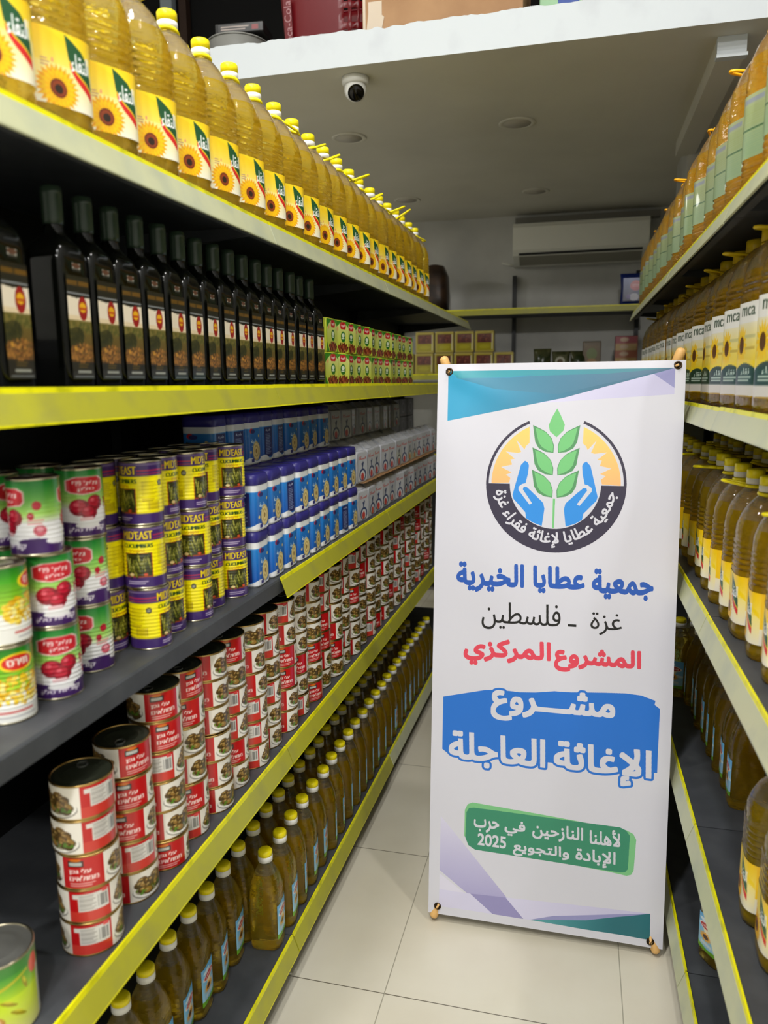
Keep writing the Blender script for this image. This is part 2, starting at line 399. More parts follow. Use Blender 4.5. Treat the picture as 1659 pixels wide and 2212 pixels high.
# dome camera
t = thing('dome_camera', 'white dome security camera with black lens under the low ceiling', 'camera', None, (-.925, 3.24, 2.80))
WP = mat('white_plastic', (.90, .90, .88), .35)
MB().lathe([(.055, -.001), (.055, -.022), (.050, -.028)], 36).build('mount', WP, t)
aim = Vector((.30, -.72, -.62)).normalized()
mb = MB(); n = 28
prof = [(.0, -.046), (.020, -.042), (.034, -.032), (.043, -.016), (.046, 0), (.043, .016), (.038, .026), (.034, .030)]
mb.lathe(prof, n, close=False); M = Matrix.Translation((0, 0, -.046)) @ aim.to_track_quat('Z', 'Y').to_matrix().to_4x4()
mb.v = [tuple(M @ Vector(q)) for q in mb.v]; mb.build('eyeball', WP, t)
mb = MB().lathe([(.0335, .030), (.032, .026), (.024, .033), (.010, .037), (.0005, .038)], n, close=False); mb.v = [tuple(M @ Vector(q)) for q in mb.v]
mb.build('lens', mat('black_camera_glass', (.02, .02, .025), .08), t)

# ------------------------------------------------------------------ shelving
LZ = (1.935, 1.571, 1.105, .665, .13); RZ = (1.941, 1.511, 1.047, .530, .137)
def rail(mb, y0, y1, z, face):
    mb.prism([(.0, z+.001), (.004, z+.001), (.006, z-.007), (.003, z-.007)], y0, y1, 0)
    mb.prism([(.0035, z-.007), (.0065, z-.007), (.021, z-.046), (.0175, z-.047)], y0, y1, 1)
    mb.prism([(.0175, z-.047), (.021, z-.046), (.0215, z-.049), (.017, z-.0495)], y0, y1, 0 if face is RAILF else 1)
def bay(side, u0, u1, zs, label, rails, depth=.40, top=2.02, lipmat=METAL):
    uc = (u0+u1)/2; h = (u1-u0)/2-.0015
    t = thing('shelving_unit', label, 'shelving unit', 'supermarket shelving', at(side, uc, 0, 0), ROT[side])
    MB().box(-depth-.012, -h, .02, -depth, h, top).build('back_panel', METALB, t)
    for s in (-1, 1):
        mb = MB().box(-depth-.002, s*h-.015*(s+1), .0, -depth+.028, s*h+.015*(1-s), top)
        for k in range(38): mb.box(-depth+.0275, s*h-s*.015-.003, .12+k*.05, -depth+.0283, s*h-s*.015+.003, .145+k*.05, 1)
        mb.build('upright_post', [POST, METALB], t)
    for i, z in enumerate(zs):
        base = i == len(zs)-1
        mb = MB().box(-depth, -h, z-.010, -.012, h, z-.004)
        mb.prism([(-.012, z-.004), (-.003, z-.004), (0, z-.008), (0, z-.040), (-.018, z-.040), (-.018, z-.036), (-.004, z-.036), (-.004, z-.010), (-.012, z-.010)], -h, h)
        if base: mb.box(-depth, -h, z-.05, -.02, h, z-.04)
        else:
            for s in (-1, 1): mb.prism([(-depth+.02, z-.010), (-.03, z-.010), (-.03, z-.026), (-depth+.02, z-.060)], s*(h-.004)-.0015, s*(h-.004)+.0015)
        sh = mb.build('base_shelf' if base else 'shelf', METAL, t)
        if rails[i]:
            mb = MB(); o = .0012*random.uniform(-1, 1)
            rail(mb, -h+.001, h-.001, z+o, rails[i])
            r = mb.build('price_rail', [RAILY, rails[i]], sh)
    MB().box(-depth+.02, -h, 0, -.035, h, .085).build('kick_plate', KICK, t)
    return t
for k, (u0, u1, nm) in enumerate(((.70, 1.70, 'nearest dark grey shelving unit with stuffed vine leaf cans, missing one price strip'), (1.70, 2.735, 'dark grey shelving unit holding the blue tahini tubs, second from near end'),
                                 (2.735, 3.74, 'dark grey shelving unit holding green nut pouches and white vacuum bricks'), (3.74, 4.735, 'far shelving unit of the olive oil side, mostly behind the banner'))):
    bay('L', u0, u1, LZ, nm, (RAILP, RAILF, None if k == 0 else RAILF, RAILF, RAILF if k < 2 else RAILP), .42)  # top rail takes the pale strip: glare put into its colour
for k, (u0, u1, nm) in enumerate(((.80, 1.795, 'nearest shelving unit on the amber bottle side'), (1.795, 2.83, 'shelving unit right behind the banner on the amber bottle side'),
                                 (2.83, 3.82, 'third shelving unit on the amber bottle side'), (3.82, 4.51, 'last shelving unit on the amber bottle side, next to the pillar'))):
    bay('R', u0, u1, RZ, nm, (RAILP,)*5, .42)

# ------------------------------------------------------------------ goods: prototypes
BOT = {}
def handle_mesh(r0, m, up=.08, length=.062, n=7):
    mb = MB(); mb.tube([(r0*math.cos(a), r0*math.sin(a), 0) for a in np.linspace(0, 2*PI, 20)[:-1]], .0042, n, closed=True)
    pts = []
    for s in np.linspace(-1, 1, 15):
        y = .0155*s if abs(s) > .55 else .0155*s*1.15
        x = r0*.7+length*(1-abs(s)**2.4); pts.append((x, y, up*(x-r0*.7)))
    mb.tube(pts, .0036, n); return mb.mesh('handle', m)
def sunflower_art():
    a = Art(112, 100, (1, .93, .55))
    a.grad(0, .55, (.99, .97, .90), (1, .93, .55)); a.grad(.55, 1, (1, .90, .40), (1, .82, .02))
    a.poly([(.18, 1), (.60, 1), (.98, .62), (1, .50), (.7, .80), (.40, .93)], (1, .87, .10))
    a.rect(.02, 0, .13, .90, (.98, .94, .72)); a.rect(.02, .0, .13, .12, (.99, .97, .88))
    for y in (.30, .25, .20, .15): a.rect(.03, y, .12, y+.02, (.62, .70, .22))
    a.rect(.03, .38, .12, .44, (.55, .66, .12)); a.lines(.20, .48, .30, .60, 3, (.78, .62, .5))
    a.ell(.335, .585, .012, .03, (.93, .55, .5))
    cx, cy, r = .40, .235, .265
    for k, c in ((26, (.97, .66, .02)), (22, (1, .80, .03)), (17, (1, .74, .01))):
        rr = r*(1.08 if k == 26 else .95 if k == 22 else .72)
        for i in range(k):
            an = 2*PI*(i+.3*k)/k
            a.poly([(cx+q*rr*math.cos(an+b), cy+q*rr*1.11*math.sin(an+b)) for q, b in ((.25, -.32), (.72, -.15), (1, 0), (.72, .15), (.25, .32))], c)
    a.ell(cx, cy, .112, .125, (.45, .17, .06)); a.ell(cx, cy, .088, .098, (.58, .24, .08)); a.ell(cx, cy-.01, .056, .062, (.16, .10, .05))
    a.poly([(.52, .98), (.62, .92), (.75, .82), (.85, .64), (.875, .32), (.80, .42), (.68, .52), (.565, .66)], (.07, .32, .16))
    a.poly([(.57, .64), (.67, .50), (.79, .40), (.875, .30), (.875, .18), (.79, .28), (.67, .40), (.59, .52)], (.86, .14, .12))
    a.poly([(.57, .66), (.67, .53), (.79, .43), (.875, .33), (.875, .30), (.79, .40), (.67, .50), (.575, .63)], (.95, .82, .1))
    a.text('النقاء', .60, .52, .85, .77, (1, 1, 1), .03)
    return a
def bottle3(name, glass, label_me, capm, ring=True, prof=None, h=.335, cap_r=.019, cap=(.303, .335), handle=YCAP, handle_z=.298):
    t = thing(name)
    MB().lathe(prof, 32).build('bottle_body', glass, t)
    link('label', label_me, t)
    c0 = cap[0]+(.013 if ring else 0)
    pr = [(cap_r, c0), (cap_r*1.0, cap[1]-.003), (cap_r*.9, cap[1]), (.001, cap[1])]
    MB().lathe(pr, 24).build('cap', capm, t)
    if ring: MB().lathe([(cap_r*1.02, cap[0]), (cap_r*1.02, c0-.0005), (cap_r*.98, c0+.0002)], 24).build('cap_ring', WCAP, t)
    if handle: 
        ho = link('handle', handle_mesh(.0185, handle), t); ho.location = (0, 0, handle_z)
    return t
def ribs(z0, z1, n, r, dep, q):
    out = []
    for i in range(n):
        a = z0+(z1-z0)*i/n; b = (z1-z0)/n; out += [(r, a, q), (r, a+b*.55, q), (r-dep, a+b*.75, q), (r-dep, a+b*.9, q)]
    return out
P3 = [(.030, .002, .2), (.052, .0, .3), (.0575, .006, .3), (.0585, .020, .3), (.0565, .027, .3), (.058, .033, .3), (.058, .134, .3)] + ribs(.136, .206, 6, .0585, .0028, .25) + \
     [(.0585, .208, .2), (.056, .232, .1), (.049, .256, 0), (.038, .276, 0), (.026, .290, 0), (.0175, .296, 0), (.0175, .304, 0)]
OIL_Y = oil('sunflower_oil_bottle', (1.0, .94, .48), (1.0, .85, .16), .248, (.99, .94, .82), .24, .16)
OIL_D = oil('clear_oil_bottle', (1.0, .93, .46), (.92, .76, .12), .205, (.95, .93, .84), .14, .08)
OIL_A = oil('amber_oil_bottle', (1.0, .91, .40), (.98, .73, .07), .250, (.94, .84, .62), .34, .22)
OIL_R = oil('golden_oil_bottle', (1.0, .90, .36), (.95, .74, .05), .275, (.90, .82, .56), .26, .18)
class Joined:
    """prints set side by side"""
    def __init__(s, *arts): s.p = arts
    def out(s): return np.concatenate([q.out() for q in s.p], 1)
def sunflower_back_art():
    a = Art(90, 100, (1, .93, .55)); a.grad(0, .32, (.97, .96, .93), (.98, .95, .85)); a.grad(.32, 1, (1, .84, .10), (1, .80, .02)); a.poly([(0, .32), (.4, .30), (.6, .20), (1, .34), (1, .5), (0, .6)], (1, .82, .06))
    a.lines(.12, .60, .42, .84, 5, (.72, .60, .05)); a.rect(.52, .20, .72, .40, (.74, .18, .10)); a.rect(.55, .24, .69, .36, (.85, .4, .2)); a.lines(.1, .06, .46, .16, 2, (.7, .25, .25)); a.lines(.78, .3, .98, .8, 8, (.75, .62, .1)); return a
lab3 = wrap('label', Joined(sunflower_art(), sunflower_back_art()), cyl(.0588, .034, .134, -54, 142, .3), PRINT)
sun = bottle3('sunflower_oil_bottle', OIL_Y, lab3, YCAP, prof=P3)

# amber bottles with pale green labels
def amber_art():
    a = Art(60, 60, (.68, .76, .60)); a.grad(0, 1, (.54, .64, .48), (.64, .68, .50))
    a.rect(0, 0, .03, 1, (.18, .36, .22)); a.rect(.97, 0, 1, 1, (.18, .36, .22)); a.rect(.1, .86, .55, .93, (.55, .58, .62))
    a.lines(.08, .50, .90, .82, 9, (.58, .64, .42)); a.rect(.03, .44, .97, .465, (.15, .34, .2)); a.lines(.08, .06, .9, .40, 9, (.52, .63, .48), 4)
    a.rect(.62, .08, .9, .2, (.86, .9, .84)); a.bars(.64, .1, .88, .18, 9, (.2, .25, .2)); return a
P5 = [(.04, .002, .3), (.068, 0, .4), (.074, .008, .4)] + ribs(.012, .060, 4, .0745, .003, .35) + [(.073, .062, .4), (.073, .184, .4), (.0745, .188, .35), (.0725, .192, .35), (.0745, .196, .35), (.0735, .245, .25), (.067, .272, .1), (.054, .298, 0), (.036, .318, 0), (.0205, .326, 0), (.0205, .334, 0)]
amb = bottle3('amber_oil_bottle', OIL_A, wrap('label', amber_art(), cyl(.0740, .064, .182, -46, 46, .4), PRINT), OCAP, ring=False, prof=P5, cap=(.334, .362), cap_r=.022, handle=OCAP, handle_z=.330)
# golden bottles with white, yellow and dark green labels
def mca_art():
    a = Art(66, 96, (.93, .92, .88)); a.grad(.30, .80, (.93, .80, .12), (.93, .91, .82)); a.rect(0, .78, 1, 1, (.93, .93, .92))
    a.text('mca', .22, .855, .90, .945, (.13, .24, .17), .03, False)
    for i in range(14):
        an = 2*PI*i/14; a.poly([(.30+q*.30*math.cos(an+b), .55+q*.22*math.sin(an+b)) for q, b in ((.2, -.35), (.7, -.17), (1, 0), (.7, .17), (.2, .35))], (.96, .78, .05))
    a.ell(.30, .55, .12, .09, (.36, .2, .06)); a.rect(.45, .62, .95, .655, (.80, .78, .55)); a.rect(.5, .50, .95, .53, (.80, .70, .30))
    a.rect(0, .30, 1, .38, (.95, .83, .08)); a.ell(.55, .17, .62, .19, (.08, .22, .17)); a.rect(0, .0, 1, .13, (.86, .84, .82))
    a.text('نقاء', .35, .24, .80, .31, (.8, .86, .82), .02); a.lines(.2, .165, .9, .23, 2, (.75, .82, .78)); return a
PG = [(.04, .002, .3), (.070, 0, .4), (.0755, .008, .4), (.0765, .03, .4), (.0745, .036, .4), (.0745, .215, .4), (.0765, .222, .35)] + ribs(.224, .262, 3, .0765, .003, .3) + [(.075, .268, .25), (.068, .298, .1), (.054, .322, 0), (.036, .340, 0), (.0205, .348, 0), (.0205, .354, 0)]
gol = bottle3('golden_oil_bottle', OIL_R, wrap('label', mca_art(), cyl(.0755, .030, .214, -35, 35, .4), PRINT), DYCAP, ring=False, prof=PG, cap=(.354, .385), cap_r=.022, handle=DYCAP, handle_z=.350)

# one litre bottles
def litre_art():
    a = Art(34, 90, (.50, .75, .90)); a.grad(.12, 1, (.62, .80, .90), (.36, .68, .90))
    a.ell(.35, .85, .25, .05, (.85, .92, .97)); a.ell(.7, .45, .3, .05, (.80, .88, .94))
    a.ell(.5, .70, .42, .10, (.95, .92, .92)); a.ell(.5, .70, .36, .082, (.72, .14, .16)); a.text('النقاء', .24, .665, .76, .735, (1, .93, .9), .02)
    a.poly([(.3, .62), (.7, .62), (.6, .48), (.4, .48)], (.95, .90, .78))
    for i in range(16):
        an = 2*PI*i/16; a.poly([(.45+q*.36*math.cos(an+b), .40+q*.14*math.sin(an+b)) for q, b in ((.2, -.3), (.7, -.16), (1, 0), (.7, .16), (.2, .3))], (.93, .65, .12))
    a.ell(.45, .40, .16, .062, (.28, .13, .06)); a.rect(.2, .17, .8, .25, (.80, .86, .9)); a.poly([(0, 0), (1, 0), (1, .13), (.5, .08), (0, .15)], (.42, .66, .14)); return a
P1 = [(.022, .002, .2), (.036, 0, .35), (.0398, .006, .35), (.0400, .018, .35), (.0385, .024, .35), (.0400, .030, .4), (.0400, .128, .4), (.0388, .134, .35), (.0400, .140, .35), (.0395, .160, .3),
      (.035, .182, .2), (.027, .206, .1), (.0185, .224, 0), (.0150, .232, 0), (.0150, .240, 0)]
lit = thing('litre_oil_bottle')
MB().lathe(P1, 28).build('bottle_body', OIL_D, lit)
link('label', wrap('label', litre_art(), cyl(.0406, .032, .126, -42, 42, .4), PRINT), lit)
MB().lathe([(.0186, .250), (.0186, .260), (.0155, .264), (.001, .264)], 22).build('cap', YCAP, lit)
MB().lathe([(.0190, .235), (.0190, .2495), (.0182, .250)], 22).build('cap_ring', WCAP, lit)

# olive oil
def olive_art():
    a = Art(46, 118, (.10, .09, .06)); a.rect(0, .90, 1, .955, (.20, .15, .05)); a.rect(.04, .905, .47, .95, (.40, .28, .06)); a.rect(.53, .905, .97, .95, (.42, .29, .06))
    a.rect(.02, .82, .98, .835, (.62, .64, .66)); a.rect(0, .56, 1, .80, (.96, .91, .82)); a.poly([(0, .80), (.4, .785), (1, .80), (1, .81), (0, .81)], (.1, .09, .06))
    a.rect(0, .56, 1, .62, (.93, .85, .70)); a.grad(.17, .57, (.36, .24, .08), (.44, .40, .17))
    a.blobs(.5, .50, .6, .06, [(.42, .40, .18), (.34, .34, .13), (.5, .45, .22)], 60, .06, 2); a.ell(.25, .40, .40, .10, (.20, .20, .07), .3); a.blobs(.3, .42, .35, .08, [(.16, .17, .05), (.27, .26, .1)], 60, .04, 5)
    a.blobs(.5, .26, .6, .09, [(.50, .32, .12), (.60, .40, .16), (.36, .22, .08), (.70, .48, .2)], 130, .045, 7); a.ell(.22, .30, .06, .025, (.78, .56, .2))
    a.rect(0, 0, 1, .16, (.09, .08, .05)); a.lines(.3, .11, .75, .16, 2, (.35, .28, .08)); a.rect(.25, .065, .85, .09, (.62, .63, .60)); a.rect(.1, .02, .95, .035, (.45, .47, .48))
    a.ell(.66, .69, .20, .115, (.62, .10, .10)); a.ell(.66, .70, .15, .05, (.93, .70, .10)); a.rect(.52, .68, .80, .70, (.75, .25, .08)); return a
OLV = mat('dark_olive_bottle_glass', (.020, .024, .016), .10, spec=.30)
olv = thing('olive_oil_bottle')
MB().lathe([(.02, .002, .5), (.031, 0, .8), (.0335, .004, .8), (.0335, .186, .8), (.0325, .198, .75), (.028, .210, .5), (.020, .220, .2), (.0145, .228, 0), (.0135, .240, 0), (.0135, .246, 0)], 40).build('bottle_body', OLV, olv)
link('label', wrap('label', olive_art(), face_x(.0342, -.0255, .0255, .016, .166), PRINT), olv)
MB().lathe([(.0145, .240), (.0150, .246), (.0150, .280), (.0155, .281), (.0155, .287), (.0150, .288), (.0150, .292), (.0135, .294), (.001, .294)], 24).build('cap', mat('dark_green_capsule', (.13, .19, .14), .3), olv)
a = Art(14, 10, (.75, .76, .72)); a.rect(0, 0, 1, .35, (.08, .08, .06)); a.ell(.5, .7, .5, .3, (.35, .22, .16))
link('neck_label', wrap('neck_label', a, face_x(.0340, -.009, .009, .172, .184), PRINT), olv)

# cans
def can(name, art, r, h, lidm=STEEL, rimm=STEEL, ribbed=False, tab=False, spin=0):
    t = thing(name)
    MB().lathe([(r-.004, .0025), (r-.002, 0), (r+.0006, .0008), (r+.0006, .0030), (r-.0008, .0042), (r-.0008, h-.0042), (r+.0006, h-.0030), (r+.0006, h-.0008), (r-.0012, h), (r-.0026, h-.0008), (r-.0028, h-.0025)], 40, close=False).build('can_body', rimm, t)
    bump = (lambda V: .0005*np.sin(V*2*PI*16)*((V > .18) & (V < .72))) if ribbed else None
    link('label', wrap('label', art, cyl(r+.0001, .0036, h-.0036, spin, spin+360, 0, bump), TIN), t)
    mb = MB().lathe([(r-.0026, h-.0022), (r-.0055, h-.0030), (r-.009, h-.0022), (r-.0115, h-.0030), (r*.62, h-.0029), (r*.59, h-.0023), (r*.55, h-.0029), (r*.45, h-.0030), (r*.42, h-.0036), (.0005, h-.0036)], 40, close=False)
    l = mb.build('lid', lidm, t)
    if tab:
        mb = MB(); mb.tube([(.010*math.cos(q)+r*.50, .008*math.sin(q), h-.0012) for q in np.linspace(0, 2*PI, 16)[:-1]], .0014, 6, closed=True)
        mb.box(r*.62, -.006, h-.0032, r*.84, .006, h-.0010); mb.build('pull_tab', mat('dull_tab_steel', (.42, .43, .41), .35, .6), t)
    return t
def dolma_art():
    a = Art(264, 50, (.93, .91, .87))
    RED = (.75, .07, .09); w = .215
    for k, x0 in enumerate((0., .5)):
        # red panel
        a.rect(x0, 0, x0+w, 1, RED)
        if k == 0:
            a.rect(x0+.035, .70, x0+.115, .90, (.09, .09, .09)); a.rect(x0+.042, .745, x0+.108, .85, (.75, .76, .74)); a.ell(x0+.075, .92, .03, .05, (.85, .45, .1))
            a.text('עלי גפן', x0+.04, .46, x0+.15, .64, (.98, .9, .88), .03); a.text('ממולאים', x0+.04, .25, x0+.185, .43, (.98, .9, .88), .03)
            a.lines(x0+.04, .06, x0+.17, .20, 2, (.93, .72, .70))
        else:
            a.rect(x0, 0, x0+w, .34, (.80, .22, .18)); a.rect(x0+.05, .34, x0+.205, .90, (.86, .85, .83)); a.lines(x0+.055, .38, x0+.14, .86, 9, (.62, .60, .58))
            a.bars(x0+.150, .42, x0+.198, .80, 11, (.25, .25, .25)); a.rect(x0+.17, .84, x0+.20, .96, (.85, .3, .3)); a.rect(x0+.02, .76, x0+.05, .90, (.86, .85, .83))
        # dish of stuffed leaves on a plate
        c = x0+w+(.5-w)/2
        a.ell(c, .30, .128, .30, (.50, .48, .45)); a.ell(c, .325, .124, .285, (.95, .94, .91)); a.ell(c, .36, .112, .24, (.62, .58, .48))
        a.blobs(c, .44, .108, .28, [(.30, .42, .12), (.42, .5, .16), (.22, .3, .1)], 40, .010, 3+k)
        g = np.random.default_rng(11+k)
        for i in range(20):
            x = c+g.uniform(-.092, .092); y = .86-.50*i/20+g.uniform(-.06, .04)-abs(x-c)*2.4
            q = g.uniform(-.5, .5); col = [(.42, .30, .12), (.52, .38, .17), (.33, .25, .10), (.60, .46, .22)][i % 4]
            a.ell(x, y, .034, .125, (.24, .17, .07), q); a.ell(x, y+.018, .029, .100, col, q); a.ell(x-.008, y+.05, .012, .036, (.72, .60, .36), q)
        a.blobs(c-.05, .26, .04, .08, [(.85, .50, .12), (.35, .55, .15), (.4, .55, .2)], 7, .008, 8); a.blobs(c+.05, .28, .04, .08, [(.36, .56, .16), (.3, .46, .12)], 12, .008, 9)
    return a
DLID = mat('black_can_lid', (.20, .215, .17), .38, .15)
dol = can('vine_leaf_can', dolma_art(), .0490, .0598, DLID, GOLD)
dolt = can('vine_leaf_can', dolma_art(), .0490, .0598, DLID, GOLD, tab=True)
def beet_art():
    a = Art(190, 84, (.93, .93, .94)); a.grad(.55, 1, (.66, .86, .40), (.08, .48, .18)); a.grad(.42, .55, (.93, .93, .94), (.66, .86, .40))
    a.rect(0, 0, 1, .17, (.25, .12, .38))
    for i in range(6): a.ell(i/6+.08, .17, .10, .05, (.93, .93, .94) if i % 2 else (.25, .12, .38))
    for x0 in (0., .5):
        a.text('סלק', x0+.10, .06, x0+.19, .14, (.93, .9, .95), .03); a.text('קוביות', x0+.21, .06, x0+.36, .14, (.93, .9, .95), .03)
        c = x0+.23
        a.poly([(c-.14, .70), (c-.11, .655), (c-.02, .625), (c+.12, .66), (c+.14, .71), (c+.14, .85), (c+.10, .90), (c-.07, .90), (c-.14, .85)], (.95, .8, .8))
        a.poly([(c-.13, .70), (c-.10, .67), (c-.02, .64), (c+.11, .675), (c+.13, .715), (c+.13, .84), (c+.09, .885), (c-.06, .885), (c-.13, .84)], (.80, .12, .18))
        a.text('פרי', c-.085, .765, c-.03, .84, (.98, .88, .88), .03); a.text('גליל', c-.01, .765, c+.09, .84, (.98, .88, .88), .03); a.text('סלק', c-.05, .68, c+.06, .745, (.98, .88, .88), .03)
        for dx, dy, rx, ry in ((-.050, .44, .072, .125), (.062, .50, .058, .115), (.015, .36, .058, .105)):
            a.ell(c+dx, .0+dy, rx, ry, (.55, .04, .14)); a.ell(c+dx-.01, dy+.02, rx*.72, ry*.72, (.74, .08, .20)); a.ell(c+dx-.02, dy+.045, rx*.25, ry*.25, (.88, .35, .42))
        a.rect(c-.05, .24, c+.04, .29, (.95, .80, .82)); a.ell(x0+.44, .66, .028, .06, (.72, .1, .2)); a.ell(x0+.40, .52, .02, .05, (.72, .1, .2)); a.ell(x0+.45, .32, .04, .075, (.80, .35, .42)); a.ell(x0+.45, .34, .02, .04, (.9, .6, .65))
        a.lines(x0+.38, .40, x0+.48, .48, 2, (.85, .5, .5))
    return a
beet = can('beetroot_can', beet_art(), .0365, .1140, mat('rose_tinted_lid', (.62, .42, .44), .3, .8), STEEL, ribbed=True, tab=True)
def cuc_art():
    Y, P = (.98, .92, .02), (.25, .15, .42)
    a = Art(210, 84, Y); a.rect(0, .78, 1, 1, P); a.rect(0, 0, 1, .17, P); a.rect(0, .955, 1, .985, (.45, .38, .55))
    for y in (.81, .86): a.rect(0, y, 1, y+.02, (.66, .16, .32))
    for x0 in (0., .5):
        a.rect(x0+.02, .80, x0+.27, .96, P); a.text("MID'EAST", x0+.025, .81, x0+.265, .945, (.97, .86, .06), .03, False)
        a.text('CUCUMBERS', x0+.03, .665, x0+.265, .735, (.10, .25, .08), .03, False); a.text('מלפפונים', x0+.08, .60, x0+.20, .645, (.75, .3, .1), .01)
        a.rect(x0+.035, .17, x0+.255, .585, (.66, .28, .12)); a.rect(x0+.043, .195, x0+.247, .57, (.20, .20, .06))
        g = np.random.default_rng(5)
        for i in range(13):
            x = x0+.06+.170*i/12; y = g.uniform(.28, .47); q = g.uniform(-.35, .35)
            col = [(.42, .44, .12), (.54, .54, .18), (.30, .33, .10)][i % 3]
            a.ell(x, y, .013, .145, (.15, .17, .05), q); a.ell(x, y, .0095, .125, col, q); a.ell(x-.003, y+.03, .003, .07, (.72, .70, .34), q)
        a.ell(x0+.09, .22, .02, .03, (.85, .75, .5)); a.ell(x0+.20, .22, .016, .025, (.8, .3, .15))
        a.lines(x0+.05, .05, x0+.22, .12, 2, (.75, .70, .82)); a.lines(x0+.30, .46, x0+.42, .70, 8, (.74, .66, .1)); a.bars(x0+.33, .22, x0+.44, .36, 18, (.70, .60, .08)); a.lines(x0+.30, .36, x0+.40, .42, 2, (.62, .5, .1))
        a.ell(x0+.455, .66, .022, .05, (.12, .12, .12)); a.lines(x0+.44, .63, x0+.47, .69, 2, (.7, .7, .6))
    return a
cuc = can('cucumber_can', cuc_art(), .0365, .1140, STEEL, STEEL, ribbed=True)
def corn_art():
    a = Art(190, 84, (.95, .95, .93)); a.grad(.40, 1, (.72, .86, .16), (.16, .56, .12)); a.grad(.80, 1, (.30, .68, .10), (.12, .46, .12))
    for x0 in (0., .5):
        a.blobs(x0+.25, .42, .22, .20, [(.94, .78, .14), (.98, .86, .30), (.86, .66, .06), (.95, .90, .55)], 190, .016, 6)
        c = x0+.26; a.ell(c, .80, .115, .125, (.97, .86, .10)); a.ell(c, .80, .095, .10, (.84, .16, .12)); a.text('תירס', c-.065, .755, c+.065, .845, (1, .97, .93), .03)
    a.rect(0, 0, 1, .21, (.95, .95, .93))
    for x0 in (0., .5): a.lines(x0+.10, .11, x0+.38, .16, 1, (.80, .25, .25)); a.lines(x0+.12, .05, x0+.40, .09, 1, (.70, .70, .72))
    return a
corn = can('sweetcorn_can', corn_art(), .0365, .1140, STEEL, STEEL, ribbed=True)
def big_art():
    a = Art(200, 96, (.80, .90, .15)); a.grad(.0, .55, (.93, .93, .60), (.78, .90, .12)); a.grad(.55, .85, (.70, .85, .12), (.25, .58, .15)); a.grad(.85, 1, (.20, .52, .16), (.24, .5, .2))
    for x0 in (0., .5):
        a.poly([(x0, .70), (x0+.15, .66), (x0+.3, .80), (x0+.3, .83), (x0+.14, .70), (x0, .74)], (.75, .72, .10))
        for x, y, q in ((.10, .60, .6), (.20, .48, .9), (.28, .66, .2), (.24, .30, .8), (.06, .44, .5)): a.ell(x0+x, y, .010, .10, (.62, .56, .08), q); a.ell(x0+x, y+.03, .006, .05, (.85, .82, .2), q)
        a.ell(x0+.13, .25, .05, .11, (.80, .58, .28)); a.ell(x0+.125, .26, .04, .09, (.95, .80, .55)); a.ell(x0+.03, .15, .05, .09, (.95, .84, .62))
        a.ell(x0+.345, .80, .035, .13, (.90, .36, .30)); a.rect(x0+.365, 0, x0+.49, .72, (.84, .87, .80)); a.lines(x0+.375, .1, x0+.48, .66, 12, (.66, .72, .64))
    return a
big = can('large_bean_can', big_art(), .0500, .1180, mat('dull_steel_lid', (.50, .50, .48), .36, .55), STEEL)

# tahini tubs
def tub_art():
    a = Art(180, 74, (.10, .42, .78)); a.grad(.1, .9, (.06, .34, .70), (.13, .52, .84)); 
    for q in range(4):
        x0 = q*.25
        if q % 2 == 0:   # picture side
            a.ell(x0+.060, .80, .026, .062, (.80, .12, .20)); a.ell(x0+.09, .78, .04, .05, (.16, .18, .48)); a.text('طحينة', x0+.055, .47, x0+.165, .60, (.86, .94, .98), .02)
            a.lines(x0+.06, .40, x0+.15, .44, 1, (.7, .85, .95)); a.ell(x0+.205, .66, .014, .035, (.92, .82, .50)); a.ell(x0+.045, .28, .014, .035, (.93, .84, .55))
            for r, c in ((.082, (.83, .74, .48)), (.068, (.93, .86, .62)), (.052, (.80, .70, .42)), (.037, (.93, .85, .60)), (.020, (.62, .50, .26))): a.ell(x0+.150, .29, r*.92, r*2.9, c)
            a.rect(x0+.04, .02, x0+.10, .12, (.18, .18, .50))
        else:
            a.rect(x0+.04, .08, x0+.21, .84, (.13, .15, .42)); a.text('طحينة', x0+.07, .72, x0+.18, .80, (.8, .85, .95), .02); a.lines(x0+.06, .14, x0+.19, .68, 13, (.55, .62, .78))
    a.rect(0, .86, 1, 1, (.94, .95, .96))
    a.m(a.Y < .09+.05*np.sin(a.X*PI*8+.6), (.92, .93, .95)); [a.rect(q*.5+.05, .03, q*.5+.10, .11, (.18, .18, .50)) for q in (0, 1)]
    return a
TUBP = mat('white_tub_plastic', (.92, .93, .94), .3); TLID = mat('dark_blue_lid_plastic', (.20, .18, .50), .35)
tub = thing('tahini_tub')
MB().lathe([(.025, .001, .5), (.0375, 0, .6), (.0395, .004, .6), (.0405, .100, .6), (.0405, .108, .6), (.0395, .110, .6)], 48).build('tub_body', TUBP, tub)
link('label', wrap('label', tub_art(), cyl(.0409, .005, .107, -45, 315, .6), PRINT), tub)
MB().lathe([(.0405, .108, .6), (.0418, .109, .6), (.0418, .124, .6), (.0412, .126, .6), (.0395, .132, .6), (.038, .1335, .6), (.001, .1335, .6)], 48).build('lid', TLID, tub)
